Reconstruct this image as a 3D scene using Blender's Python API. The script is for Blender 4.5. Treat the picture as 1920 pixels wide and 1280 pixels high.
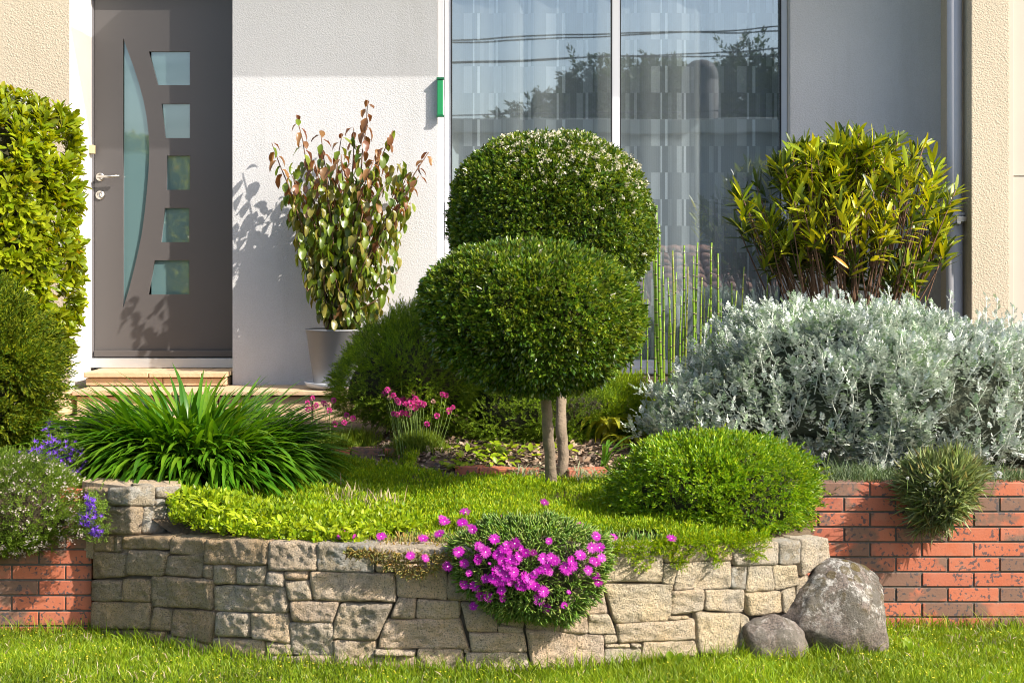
import bpy, bmesh, math, random
import numpy as np
from mathutils import Matrix, Vector, noise as mnoise
random.seed(7)
rng = np.random.default_rng(11)
for o in list(bpy.data.objects): bpy.data.objects.remove(o)
S = bpy.context.scene
COL = S.collection
F = 2800.0            # focal length in photograph pixels
CX, HY, CZ = 960.0, 505.0, 1.6

# ------------------------------------------------------------ camera
cam = bpy.data.cameras.new('camera'); camo = bpy.data.objects.new('camera', cam); COL.objects.link(camo)
cam.sensor_width = 36; cam.lens = F/1920*36
cam.shift_y = -(640-HY)/1920
cam.clip_start = .1; cam.clip_end = 500
camo.location = (0, 0, CZ); camo.rotation_euler = (math.radians(90), 0, 0)
S.camera = camo
# ------------------------------------------------------------ sky and sun
AZ, EL = math.radians(58), math.radians(38)
SUN = np.array([math.sin(AZ)*math.cos(EL), -math.cos(AZ)*math.cos(EL), math.sin(EL)])
W = bpy.data.worlds.new('World'); S.world = W; W.use_nodes = True
nt = W.node_tree; bg = nt.nodes['Background']
sky = nt.nodes.new('ShaderNodeTexSky'); sky.sky_type = 'NISHITA'; sky.sun_disc = False
sky.sun_elevation = EL; sky.sun_rotation = math.pi-AZ; sky.air_density = 1.0; sky.dust_density = 2.2
nt.links.new(sky.outputs[0], bg.inputs[0]); bg.inputs[1].default_value = .14
sl = bpy.data.lights.new('sun', 'SUN'); sl.energy = 4.8; sl.angle = math.radians(.5); sl.color = (1, .93, .82)
so = bpy.data.objects.new('sun', sl); COL.objects.link(so)
so.rotation_euler = Vector(-SUN).to_track_quat('-Z', 'Y').to_euler(); so.location = (12, -8, 14)
S.view_settings.view_transform = 'Standard'; S.view_settings.look = 'None'
S.view_settings.exposure = .78; S.view_settings.gamma = 1; S.view_settings.use_curve_mapping = False

# ------------------------------------------------------------ helpers
def P(px, py, Y): return np.array([(px-CX)*Y/F, Y, CZ-(py-HY)*Y/F])
def XP(px, Y): return (px-CX)*Y/F
def ZP(py, Y): return CZ-(py-HY)*Y/F
def lerp(a, b, t): return a+(b-a)*t
def tag(o, label=None, cat=None, group=None, kind=None):
    if label: o['label'] = label
    if cat: o['category'] = cat
    if group: o['group'] = group
    if kind: o['kind'] = kind
    return o
def empty(name, loc, label=None, cat=None, group=None):
    o = bpy.data.objects.new(name, None); COL.objects.link(o); o.location = loc; o.empty_display_size = .1
    return tag(o, label, cat, group)
def tl(v): return Matrix.Translation(Vector([float(c) for c in v]))
def adopt(o, root):
    if root is not None:
        o.parent = root
        o.matrix_parent_inverse = world_of(root).inverted()
    return o
def world_of(o):
    m = o.matrix_basis.copy()
    if o.parent is not None: m = world_of(o.parent) @ o.matrix_parent_inverse @ m
    return m
def mk(name, mesh, root=None, mat=None, M4=None):
    o = bpy.data.objects.new(name, mesh); COL.objects.link(o)
    if mat is not None and not mesh.materials: mesh.materials.append(mat)
    if M4 is not None: o.matrix_basis = M4
    if root is not None: adopt(o, root)
    return o
def tris_mesh(name, V, T, mats=None, mi=None, smooth=False):
    me = bpy.data.meshes.new(name); V = np.asarray(V, np.float32); T = np.asarray(T, np.int32); k = T.shape[1]
    me.vertices.add(len(V)); me.vertices.foreach_set('co', V.ravel())
    me.loops.add(T.size); me.loops.foreach_set('vertex_index', T.ravel())
    me.polygons.add(len(T)); me.polygons.foreach_set('loop_start', np.arange(0, T.size, k, dtype=np.int32))
    me.polygons.foreach_set('loop_total', np.full(len(T), k, np.int32))
    if mats:
        for m in (mats if isinstance(mats, (list, tuple)) else [mats]): me.materials.append(m)
    if mi is not None: me.polygons.foreach_set('material_index', np.asarray(mi, np.int32))
    if smooth: me.polygons.foreach_set('use_smooth', np.ones(len(T), bool))
    me.update(calc_edges=True); return me
def box_vf(x0, x1, y0, y1, z0, z1):
    V = [(x0,y0,z0),(x1,y0,z0),(x1,y1,z0),(x0,y1,z0),(x0,y0,z1),(x1,y0,z1),(x1,y1,z1),(x0,y1,z1)]
    Q = [(3,2,1,0),(4,5,6,7),(0,1,5,4),(1,2,6,5),(2,3,7,6),(3,0,4,7)]
    return V, Q
def boxes(name, L, mat, root=None, bevel=0.0):
    bm = bmesh.new()
    for b in L:
        V, Q = box_vf(*b); vs = [bm.verts.new(v) for v in V]
        for q in Q: bm.faces.new([vs[i] for i in q])
    if bevel: bmesh.ops.bevel(bm, geom=bm.edges[:], offset=bevel, segments=2, profile=.6, affect='EDGES')
    me = bpy.data.meshes.new(name); bm.to_mesh(me); bm.free()
    return mk(name, me, root, mat)
def tube(pts, r0, r1, n=6):
    pts = np.asarray(pts, float); m = len(pts); V = []; T = []
    for i in range(m):
        d = pts[min(i+1, m-1)]-pts[max(i-1, 0)]; d = d/(np.linalg.norm(d)+1e-9)
        a = np.cross(d, [0.31, .77, .2] if abs(d[2]) > .5 else [0, 0, 1]); a /= np.linalg.norm(a); b = np.cross(d, a)
        r = lerp(r0, r1, i/max(1, m-1)) if not hasattr(r0, '__len__') else r0[i]
        for k in range(n):
            t = 2*math.pi*k/n; V.append(pts[i]+(a*math.cos(t)+b*math.sin(t))*r)
    for i in range(m-1):
        for k in range(n):
            A = i*n+k; B = i*n+(k+1) % n; T += [(A, B, B+n), (A, B+n, A+n)]
    c = (m-1)*n
    for k in range(1, n-1): T.append((c, c+k, c+k+1))
    return np.array(V), np.array(T)
def join(parts):
    Vs, Ts, o = [], [], 0
    for V, T in parts: Vs.append(V); Ts.append(np.asarray(T)+o); o += len(V)
    return np.concatenate(Vs), np.concatenate(Ts)
def norm(a): return a/(np.linalg.norm(a, axis=-1, keepdims=True)+1e-9)
def frames(d, up=None, roll=0.0):
    """columns x, y, z with y along d, z close to up"""
    d = norm(d); n = len(d)
    if up is None: up = rng.normal(size=(n, 3))
    x = norm(np.cross(d, up)); z = np.cross(x, d)
    if roll:
        a = rng.normal(size=(n, 1))*roll; x, z = x*np.cos(a)+z*np.sin(a), z*np.cos(a)-x*np.sin(a)
    return np.stack([x, d, z], axis=2)
def inst(tpl, pos, R, s):
    V, T = tpl; n = len(pos); s = np.asarray(s, float)
    if s.ndim == 1: s = s[:, None]
    VV = V[None]*s[:, None, :] if s.shape[1] == 3 else V[None]*s[:, None, :]
    out = np.einsum('nij,nkj->nki', R, VV)+pos[:, None, :]
    TT = T[None]+(np.arange(n)*len(V))[:, None, None]
    return out.reshape(-1, 3), TT.reshape(-1, T.shape[1])
def sn(p, seed=0, f=1.0, k=9):
    r = np.random.default_rng(seed); K = r.normal(size=(k, 3))*f; ph = r.uniform(0, 6.28, k)
    return np.sin(p@K.T+ph).sum(axis=-1)/math.sqrt(k)*.8
def rsph(n): return norm(rng.normal(size=(n, 3)))
def scatter(root, tpls, pos, R, s, mats, npart=300, pname='leaf', sname='foliage', key=None):
    """the npart leaves that show largest become single parts, the rest one part of kind stuff"""
    n = len(pos); ti = rng.integers(0, len(tpls), n); mi = rng.integers(0, len(mats), n) if not hasattr(mats[-1], '__len__') else None
    if mi is None: mats, mi = mats[0], np.asarray(mats[1])
    s = np.asarray(s, float)
    if key is None: key = (s if s.ndim == 1 else s[:, 1])/pos[:, 1]*np.abs(R[:, 1, 2]*.8+.2)-pos[:, 1]*.02
    order = np.argsort(-key); sel = order[:npart]; rest = order[npart:]
    cache = {}
    for i in sel:
        k = (ti[i], mi[i])
        if k not in cache: cache[k] = tris_mesh(pname, tpls[ti[i]][0], tpls[ti[i]][1], mats[mi[i]], smooth=True)
        m = Matrix([[float(R[i, a, b]*(s[i] if s.ndim == 1 else s[i, b])) for b in range(3)]+[float(pos[i, a])] for a in range(3)]+[[0, 0, 0, 1]])
        mk(pname, cache[k], root, None, m)
    if len(rest):
        parts = []; mis = []
        for t in range(len(tpls)):
            for m in range(len(mats)):
                q = rest[(ti[rest] == t) & (mi[rest] == m)]
                if len(q):
                    V, T = inst(tpls[t], pos[q], R[q], s[q]); parts.append((V, T)); mis.append(np.full(len(T), m))
        V, T = join(parts)
        o = mk(sname, tris_mesh(sname, V, T, list(mats), np.concatenate(mis), True), root); tag(o, kind='stuff')

# ------------------------------------------------------------ node materials
def newmat(name):
    m = bpy.data.materials.new(name); m.use_nodes = True; nt = m.node_tree
    return m, nt, nt.nodes['Principled BSDF'], nt.nodes['Material Output']
class N:
    def __init__(s, nt): s.nt = nt
    def a(s, t, **k):
        n = s.nt.nodes.new('ShaderNode'+t)
        for q, v in k.items(): setattr(n, q, v)
        return n
    def l(s, a, b): s.nt.links.new(a, b)
    def tex(s, kind='Object', rand=0):
        t = s.a('TexCoord'); o = t.outputs[kind]
        if rand:
            oi = s.a('ObjectInfo'); vm = s.a('VectorMath', operation='SCALE'); cm = s.a('CombineXYZ')
            for i in range(3): s.l(oi.outputs['Random'], cm.inputs[i])
            s.l(cm.outputs[0], vm.inputs[0]); vm.inputs['Scale'].default_value = rand
            ad = s.a('VectorMath', operation='ADD'); s.l(o, ad.inputs[0]); s.l(vm.outputs[0], ad.inputs[1]); o = ad.outputs[0]
        return o
    def noise(s, vec, scale, detail=4, rough=.55, dist=0):
        n = s.a('TexNoise'); s.l(vec, n.inputs['Vector']); n.inputs['Scale'].default_value = scale
        n.inputs['Detail'].default_value = detail; n.inputs['Roughness'].default_value = rough; n.inputs['Distortion'].default_value = dist
        return n.outputs[0]
    def vor(s, vec, scale, feat='F1', out='Distance'):
        n = s.a('TexVoronoi'); n.feature = feat; s.l(vec, n.inputs['Vector']); n.inputs['Scale'].default_value = scale
        return n.outputs[out]
    def ramp(s, f, stops, interp='LINEAR'):
        n = s.a('ValToRGB'); n.color_ramp.interpolation = interp; e = n.color_ramp.elements
        while len(e) < len(stops): e.new(.5)
        for q, (p, c) in zip(e, stops):
            q.position = p; q.color = (*c, 1) if hasattr(c, '__len__') else (c, c, c, 1)
        s.l(f, n.inputs[0]); return n.outputs[0]
    def mix(s, f, a, b, mode='MIX'):
        n = s.a('Mix'); n.data_type = 'RGBA'; n.blend_type = mode
        for v, i in ((f, 0), (a, 6), (b, 7)):
            if hasattr(v, 'links') or hasattr(v, 'is_linked'): s.l(v, n.inputs[i])
            elif i: n.inputs[i].default_value = (*v, 1)
            else: n.inputs[i].default_value = v
        return n.outputs[2]
    def math(s, op, a, b=None, clamp=False):
        n = s.a('Math', operation=op); n.use_clamp = clamp
        for v, i in ((a, 0), (b, 1)):
            if v is None: continue
            if hasattr(v, 'is_linked'): s.l(v, n.inputs[i])
            else: n.inputs[i].default_value = v
        return n.outputs[0]
    def bump(s, h, bsdf, strength=.5, dist=.01):
        b = s.a('Bump'); b.inputs['Strength'].default_value = strength; b.inputs['Distance'].default_value = dist
        s.l(h, b.inputs['Height']); s.l(b.outputs[0], bsdf.inputs['Normal']); return b
def plain(name, col, rough=.6, metal=0, spec=.4, nscale=0, col2=None, bump=0, bscale=80, bdist=.004, kind='Object', rand=0):
    m, nt, p, o = newmat(name); n = N(nt)
    p.inputs['Base Color'].default_value = (*col, 1); p.inputs['Roughness'].default_value = rough
    p.inputs['Metallic'].default_value = metal; p.inputs['Specular IOR Level'].default_value = spec
    if nscale or bump: v = n.tex(kind, rand)
    if nscale: n.l(n.ramp(n.noise(v, nscale, 6, .6), [(.3, col), (.7, col2 or tuple(c*.8 for c in col))]), p.inputs['Base Color'])
    if bump: n.bump(n.noise(v, bscale, 5, .6), p, bump, bdist)
    return m
def leafmat(name, stops, rough=.42, trans=.3, tint=(1.5, 1.5, .6), spec=.5, clump=6.0, objrand=False, cl=.35):
    m, nt, p, out = newmat(name); n = N(nt)
    if objrand: f = n.a('ObjectInfo').outputs['Random']
    else: f = n.a('NewGeometry').outputs['Random Per Island']
    k = len(stops); col = n.ramp(f, [(i/max(1, k-1), c) for i, c in enumerate(stops)])
    g = n.noise(n.a('NewGeometry').outputs['Position'], clump, 2)
    col = n.mix(n.ramp(g, [(.35, 0), (.65, 1)]), n.mix(1.0, col, (1-cl,)*3, 'MULTIPLY'), n.mix(1.0, col, (1+cl*.5, 1+cl*.45, 1), 'MULTIPLY'))
    n.l(col, p.inputs['Base Color']); p.inputs['Roughness'].default_value = rough; p.inputs['Specular IOR Level'].default_value = spec
    t = n.a('BsdfTranslucent'); n.l(n.mix(1.0, col, tint, 'MULTIPLY'), t.inputs[0])
    mx = n.a('MixShader'); mx.inputs[0].default_value = trans
    n.l(p.outputs[0], mx.inputs[1]); n.l(t.outputs[0], mx.inputs[2]); n.l(mx.outputs[0], out.inputs[0]); return m

# ------------------------------------------------------------ leaf templates (unit length along +y)
def leaf2(w=.45, fold=.12, droop=.1, at=.45):
    return np.array([(0,0,0),(-w/2,at,fold),(w/2,at,fold),(0,1,-droop)], float), np.array([(0,2,3),(0,3,1)])
def leaf8(w=.35, fold=.06, droop=.2, wave=0.0, tipw=.0, pts=(0,.2,.45,.7,.88,1), prof=None):
    prof = prof or (0.12, .7, 1, .85, .5, 0.0); V = []; T = []
    for i, (t, q) in enumerate(zip(pts, prof)):
        z = -droop*t*t; wv = wave*math.sin(i*2.3)
        V += [(-w/2*q, t, z+fold*q+wv), (0, t, z), (w/2*q, t, z+fold*q-wv)]
    for i in range(len(pts)-1):
        a = i*3; T += [(a, a+1, a+4), (a, a+4, a+3), (a+1, a+2, a+5), (a+1, a+5, a+4)]
    return np.array(V), np.array(T)
def strap(w, e0, bend, n=7, tip=1.0):
    """long arching strip leaf, starts at elevation e0 and bends down"""
    V = []; T = []; y = z = 0.0
    for i in range(n+1):
        t = i/n; q = (min(1, .55+t*1.6))*(1-max(0, (t-.72)/.28)**1.6*tip)
        V += [(-w/2*q, y, z+.15*w*q), (0, y, z), (w/2*q, y, z+.15*w*q)]
        a = e0-bend*t; y += math.cos(a)/n; z += math.sin(a)/n
    for i in range(n):
        a = i*3; T += [(a, a+1, a+4), (a, a+4, a+3), (a+1, a+2, a+5), (a+1, a+5, a+4)]
    return np.array(V), np.array(T)
def rotm(ax, ang):
    return np.array(Matrix.Rotation(ang, 3, ax))
def sprig(n, ll, lw, stem=1.0, spread=60, tpl=None, seed=0, tilt=.0):
    """a shoot along +y carrying n leaves"""
    r = random.Random(seed); parts = []
    base = tpl or leaf2(lw)
    for i in range(n):
        t = (i+.6)/n; a = i*2.4+r.uniform(-.4, .4); sp = math.radians(spread*(1.05-.75*t)+r.uniform(-12, 12))
        V = base[0].copy(); V[:, 1] *= 1; V = V*ll*r.uniform(.75, 1.15)
        R = rotm('Y', a)@rotm('X', sp); V = V@R.T; V[:, 1] += t*stem; parts.append((V, base[1]))
    s = stem; w = .02*stem
    parts.append((np.array([(-w,0,0),(w,0,0),(0,s,0)]), np.array([(0,1,2)])))
    return join(parts)

# ------------------------------------------------------------ volumes traced from an outline, with their own depth
class Blob:
    def __init__(s, pts, Y, ry, c=None, back=None):
        pts = np.array(pts, float); s.Y = Y; s.ry = ry
        s.cp = np.array(c) if c else pts.mean(0); s.c = P(s.cp[0], s.cp[1], Y)
        d = np.stack([(pts[:, 0]-s.cp[0])*Y/F, -(pts[:, 1]-s.cp[1])*Y/F], 1)
        th = np.arctan2(d[:, 1], d[:, 0]); o = np.argsort(th); th = th[o]; d = d[o]
        # resample the polygon by angle
        A = np.linspace(-math.pi, math.pi, 181); R = []
        m = len(d)
        for a in A:
            u = np.array([math.cos(a), math.sin(a)]); best = 0
            for i in range(m):
                p, q = d[i], d[(i+1) % m]; e = q-p; den = u[0]*e[1]-u[1]*e[0]
                if abs(den) < 1e-9: continue
                t = (p[0]*e[1]-p[1]*e[0])/den; w = (p[0]*u[1]-p[1]*u[0])/den
                if t > 0 and -1e-6 <= w <= 1+1e-6: best = max(best, t)
            R.append(best)
        R = np.array(R); k = np.array([1, 2, 3, 2, 1])/9.; R = np.convolve(np.concatenate([R[-3:-1], R, R[1:3]]), k, 'same')[2:-2]
        s.A, s.R = A, R
    def rad(s, d): return np.interp(np.arctan2(d[..., 2], d[..., 0]), s.A, s.R)
    def at(s, d, k=1.0):
        """point for unit directions d at fraction k of the radius"""
        R = s.rad(d); k = np.asarray(k)
        return s.c+np.stack([d[..., 0]*R*k, d[..., 1]*s.ry*k, d[..., 2]*R*k], -1)
    def nrm(s, d):
        R = s.rad(d); return norm(np.stack([d[..., 0]/R, d[..., 1]/s.ry, d[..., 2]/R], -1))
    def front(s, px, py):
        X, Y, Z = P(px, py, s.Y); a = np.array([X-s.c[0], 0, Z-s.c[2]]); r = math.hypot(a[0], a[2]); R = float(s.rad(a))
        q = min(.97, r/R); return s.Y-s.ry*math.sqrt(1-q*q)
    def core(s, name, mat, root, k=.85, lump=.05, f=6, sub=4, smooth=True, seed=1):
        bm = bmesh.new(); bmesh.ops.create_icosphere(bm, subdivisions=sub, radius=1)
        d = np.array([v.co[:] for v in bm.verts]); T = np.array([[v.index for v in g.verts] for g in bm.faces]); bm.free()
        d = norm(d); q = s.at(d, k*(1+lump*sn(d, seed, f)))
        return mk(name, tris_mesh(name, q, T, mat, smooth=smooth), root)
def foliage(root, blob, tpl, n, size, mat, name='foliage', lump=.06, lf=4, depth=.12, out=.9, rnd=.7, upb=.3, seed=1, zmin=None, dirs=None, upvec=True, kmax=1.0, tips=.03):
    d = rsph(n) if dirs is None else dirs; n = len(d)
    k = kmax*(1+lump*sn(d*1.0, seed, lf)+lump*.5*sn(d, seed+5, lf*2.7))-np.abs(rng.normal(size=n))*depth*.5+(rng.random(n) < .1)*rng.random(n)*tips
    p = blob.at(d, k); nr = blob.nrm(d)
    ld = norm(nr*out+rng.normal(size=(n, 3))*rnd*.6+np.array([0, 0, upb]))
    if zmin is not None: q = p[:, 2] > zmin; p, ld, nr = p[q], ld[q], nr[q]; n = len(p)
    R = frames(ld, nr+rng.normal(size=(n, 3))*.5+SUN*.3)
    V, T = inst(tpl, p, R, size*rng.uniform(.7, 1.25, n))
    return mk(name, tris_mesh(name, V, T, mat, smooth=False), root)

# ------------------------------------------------------------ site geometry
WT = np.array([(120,6.76),(170,6.70),(240,6.56),(330,6.38),(420,6.22),(500,6.11),(600,6.04),(700,5.99),(800,5.96),(900,5.94),(1000,5.95),(1100,5.98),(1200,6.03),(1300,6.11),(1400,6.21),(1500,6.34),(1560,6.45),(1700,6.7)])
def Yw(px): return np.interp(px, WT[:, 0], WT[:, 1])
WX = (WT[:, 0]-CX)*WT[:, 1]/F
def YwX(X): return np.interp(X, WX, WT[:, 1])
YL, YR = 6.74, 6.86         # planes of the two brick walls
def sstep(a, b, x): t = np.clip((x-a)/(b-a), 0, 1); return t*t*(3-2*t)
def gz(X, Y):
    b = np.interp(Y, [5.9, 6.5, 7.4, 7.6, 7.95, 8.4, 9.2, 10], [.45, .465, .53, .555, .63, .655, .67, .68])
    b2 = np.interp(Y, [5.9, 6.5, 7.4, 7.96, 8.02, 8.4, 9.2, 10], [.45, .465, .53, .575, .63, .655, .67, .68]); b = np.where(X < -.56, b2, b)
    r = np.maximum(sstep(1.35, 1.55, X)*(Y > 6.88), sstep(-1.45, -1.75, X)*(Y > 6.4))
    return np.maximum(b, b*(1-r)+.585*r) + 0
def lawnz(X, Y): return np.interp(Y, [5.95, 6.9], [0, -.05])+np.asarray(X)*0
def hit(px, py, h=0.0, Y=7.0):
    for _ in range(30):
        z = float(gz((px-CX)*Y/F, Y))+h; Y = .5*Y+.5*min(9.2, max(5.9, (CZ-z)*F/max(60, py-HY)))
    return Y

# materials of the setting
def m_ground():
    m, nt, p, o = newmat('lawn_soil'); n = N(nt); v = n.tex()
    n.l(n.ramp(n.noise(v, 9, 6), [(.3, (.035, .05, .012)), (.6, (.06, .09, .02)), (.8, (.09, .075, .03))]), p.inputs['Base Color'])
    p.inputs['Roughness'].default_value = .95; n.bump(n.noise(v, 60, 4), p, .6, .02); return m
MG = m_ground()
MSOIL = plain('soil', (.075, .05, .03), .95, nscale=14, col2=(.16, .115, .07), bump=.8, bscale=45, bdist=.02)
MASPH = plain('asphalt', (.05, .05, .052), .9, nscale=30, col2=(.07, .07, .07), bump=.3, bscale=150)
MPAVE = plain('paving', (.3, .28, .25), .85, nscale=8, col2=(.23, .22, .2), bump=.3, bscale=90)
def roughcast(name, col, col2, scale=48, strength=.55, dist=.012, dirt=(.6, .58, .52)):
    m, nt, p, o = newmat(name); n = N(nt); v = n.tex()
    h = n.math('ADD', n.noise(v, scale, 3, .55, .6), n.math('MULTIPLY', n.vor(v, scale*1.3, 'SMOOTH_F1'), .45))
    c = n.ramp(n.noise(v, 1.3, 6, .6), [(.3, col), (.72, col2)])
    c = n.mix(n.ramp(n.noise(v, scale*1.1, 2), [(.35, .18), (.6, 0)]), c, tuple(a*b for a, b in zip(col, dirt)))
    mp = n.a('Mapping'); mp.inputs['Scale'].default_value = (3.5, 3.5, .5); n.l(v, mp.inputs['Vector'])
    c = n.mix(n.ramp(n.noise(mp.outputs[0], 1.6, 6, .7), [(.50, 0), (.78, .28)]), c, tuple(a*b for a, b in zip(col, dirt)))
    n.l(c, p.inputs['Base Color']); p.inputs['Roughness'].default_value = .93; p.inputs['Specular IOR Level'].default_value = .2
    n.bump(h, p, strength, dist); return m
MWHITE = roughcast('white_roughcast', (.60, .595, .605), (.56, .555, .565), 105, .42, .007)
MBEIGE = roughcast('beige_roughcast', (.57, .485, .37), (.52, .44, .335), 80, .5, .010)
MREV = plain('white_render', (.70, .69, .67), .85, nscale=3, col2=(.66, .65, .62), bump=.15, bscale=110)
MPANEL = plain('smooth_beige', (.54, .48, .40), .7, nscale=2, col2=(.50, .44, .37))
MSHELL = plain('interior_plaster', (.16, .17, .19), .9)
MROOM = plain('room_plaster', (.42, .44, .46), .9)

# ground, one sheet to the horizon
xs = np.concatenate([[-150, -60, -20, -8], np.linspace(-4, 4, 41), [8, 20, 60, 150]]); ys = np.concatenate([[-150, -60, -20, -8, 0, 3], np.linspace(4.5, 7, 16), [10, 20, 60, 150]])
gx, gy = np.meshgrid(xs, ys); V = np.stack([gx, gy, lawnz(gx, gy)-.004], -1).reshape(-1, 3)
a, b = len(ys), len(xs); I = np.arange(a*b).reshape(a, b)
Q = np.stack([I[:-1, :-1], I[:-1, 1:], I[1:, 1:], I[1:, :-1]], -1).reshape(-1, 4)
tag(mk('ground', tris_mesh('ground', V, Q, MG)), 'green lawn ground in front of the garden walls', None, None, 'structure')
tag(boxes('pavement', [(-40, 40, -1.6, .9, -.1, .02)], MPAVE), 'pavement running along the street', None, None, 'structure')
tag(boxes('road', [(-60, 60, -8.5, -1.75, -.1, .004)], MASPH), 'asphalt street in front of the house', None, None, 'structure')
tag(boxes('kerb', [(-60, 60, -1.75, -1.6, -.1, .03)], MPAVE), 'kerb between street and pavement', None, None, 'structure')
# garden bed terrain behind the walls
us = np.linspace(-3.9, 4.2, 110); vs_ = np.linspace(0, 1, 44)
def edgeY(X): return np.where(X < -1.62, YL+.1, np.where(X > 1.36, YR+.1, YwX(X)+.09))
U, Vv = np.meshgrid(us, vs_); Y0 = edgeY(U); YY = Y0+(9.62-Y0)*Vv
ZZ = gz(U, YY)+.010*sn(np.stack([U, YY, U*0], -1), 3, 9)-.02*(Vv < .01)
V = np.stack([U, YY, ZZ], -1).reshape(-1, 3); a, b = U.shape; I = np.arange(a*b).reshape(a, b)
Q = np.stack([I[:-1, :-1], I[:-1, 1:], I[1:, 1:], I[1:, :-1]], -1).reshape(-1, 4)
tag(mk('garden_soil', tris_mesh('garden_soil', V, Q, MSOIL, smooth=True)), 'raised garden bed soil behind the walls', None, None, 'structure')

# ------------------------------------------------------------ house
YM, YD, YF, YG = 9.75, 10.05, 9.54, 9.87
XL = XP(130, YF)            # left corner of the door recess
XM0, XM1 = XP(436, YM), XP(820, YM)
XR0 = XP(1482, YM); XPI = 2.80; YPI = 9.1
house = empty('house', (0, YM, .85), 'pale rendered house front with grey door and curtained window', 'house')
TOP = 5.4
wl = boxes('wall', [(-7, XL, YF, YF+.3, -.1, TOP)], MBEIGE, house); wl['label'] = 'beige roughcast wall left of the door'
boxes('door_reveal', [(XL-.002, XL+.003, YF+.002, YD+.05, .80, TOP)], MREV, house)
wm = boxes('wall', [(XM0, XM1, YM, YM+.3, .2, TOP)], MWHITE, house); wm['label'] = 'white roughcast wall between door and window'
wr = boxes('wall', [(XR0, XPI+.3, YM, YM+.3, .2, TOP)], MWHITE, house); wr['label'] = 'white roughcast wall shaded by the pier'
wp = boxes('pier', [(XPI, XP(1893, YPI), YPI, YM+.25, .2, TOP)], MBEIGE, house, .006); wp['label'] = 'beige roughcast pier beside the downpipe'
boxes('wall_panel', [(XP(1893, YPI)+.012, 4.3, YPI+.035, YM+.25, .2, ZP(330, YPI)-.003), (XP(1893, YPI)+.012, 4.3, YPI+.035, YM+.25, ZP(330, YPI)+.003, TOP)], MPANEL, house, .003)
boxes('wall_trim', [(XP(1893, YPI)+.001, XP(1893, YPI)+.028, YPI+.012, YPI+.1, .2, TOP)], MPANEL, house, .002)
boxes('lintel', [(XL+.01, XM0-.002, YD-.08, YD+.4, 3.46, TOP)], MREV, house)
boxes('lintel', [(XM1+.002, XR0-.002, YM+.02, YM+.3, 3.75, TOP)], MREV, house)
# unseen slab, added and made see-through to shade recess and wall head faintly
MSHADE, nt_, p_, o_ = newmat('sheer_shade_slab'); n_ = N(nt_); tr_ = n_.a('BsdfTransparent'); tr_.inputs[0].default_value = (.78, .77, .75, 1); p_.inputs['Base Color'].default_value = (.7, .7, .7, 1)
mx_ = n_.a('MixShader'); mx_.inputs[0].default_value = .08; n_.l(tr_.outputs[0], mx_.inputs[1]); n_.l(p_.outputs[0], mx_.inputs[2]); n_.l(mx_.outputs[0], o_.inputs[0])
boxes('shade_slab', [(-1.93, XPI-.05, 9.0, YM-.002, 3.96, 3.985)], MSHADE, house, .002)
boxes('wall', [(XM1-.002, XR0, YM+.02, YM+.3, .2, .84)], MWHITE, house)
# room behind the glass and the hall behind the door
boxes('room_wall', [(-1.5, 3.2, 13.2, 13.3, .85, 4.2), (-1.55, -1.5, YM+.31, 13.2, .85, 4.2), (3.2, 3.25, YM+.31, 13.2, .85, 4.2)], MROOM, house)
boxes('room_floor', [(-1.5, 3.2, YM+.31, 13.2, .80, .86)], plain('floor_boards', (.16, .09, .05), .5), house)
boxes('room_ceiling', [(-1.5, 3.2, YM+.31, 13.2, 4.2, 4.25)], MROOM, house)
boxes('wall', [(-7, 4.3, 13.4, 13.7, -.1, TOP), (-7, -6.7, YF+.31, 13.39, -.1, TOP), (4.3, 4.6, YPI, 13.39, -.1, TOP)], MBEIGE, house)
boxes('roof', [(-7.4, 4.8, YF+.2, 14.1, TOP+.002, TOP+.25)], plain('roof_clay', (.35, .13, .07), .85), house)

# --- stones of terrace and steps
def m_sand(name, a, b, c):
    m, nt, p, o = newmat(name); n = N(nt); v = n.tex('Object', 30)
    f = n.noise(v, 5, 7, .65, 1.2); oi = n.a('ObjectInfo').outputs['Random']
    c1 = n.ramp(f, [(.3, a), (.5, b), (.7, c)]); c1 = n.mix(n.ramp(oi, [(0, .0), (1, .4)]), c1, (.62, .45, .27))
    n.l(c1, p.inputs['Base Color']); p.inputs['Roughness'].default_value = .8; n.bump(n.noise(v, 40, 6, .7), p, .5, .008); return m
MSAND = m_sand('sandstone', (.50, .30, .17), (.62, .44, .27), (.42, .32, .24))
ZT = .85
XT0, XT1 = XP(134, 9.25), XP(1300, 9.25)
terr = boxes('terrace', [(XT0+.03, XT1, 9.33, YM-.01, .2, ZT-.037)], MSOIL, house)
def slabrow(parent, x0, x1, y0, y1, z0, z1, lens, name='stone', mat=None, jit=.004):
    x = x0; i = 0
    while x < x1-.03:
        L = min(lens[i % len(lens)], x1-x); 
        if x1-(x+L) < .08: L = x1-x
        boxes(name, [(x+.003, x+L-.003, y0+random.uniform(-jit, jit), y1, z0+.001, z1+random.uniform(-jit, 0))], mat or MSAND, parent, .006); x += L; i += 1
slabrow(terr, XT0, XT1, 9.25, YM-.003, ZT-.032, ZT, [.62, .48, .71, .55])
slabrow(terr, XT0+.02, XT1, 9.285, 9.40, .66, ZT-.035, [.30, .22, .36, .18, .41, .27], 'facing_stone', jit=.008)
slabrow(terr, XP(95, 9.0), XP(330, 9.0), 8.93, 9.24, .662, .70, [.4, .5])
slabrow(terr, XP(98, 9.0), XP(330, 9.0), 8.965, 9.1, .52, .66, [.2, .14, .3], 'facing_stone', jit=.008)
boxes('stone', [(XT0-.09, XT0-.01, 9.1, 9.5, .7, .84)], MSAND, terr, .015)
boxes('stone', [(XT0-.22, XT0-.11, 9.05, 9.45, .66, .80)], MSAND, terr, .015)
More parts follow.
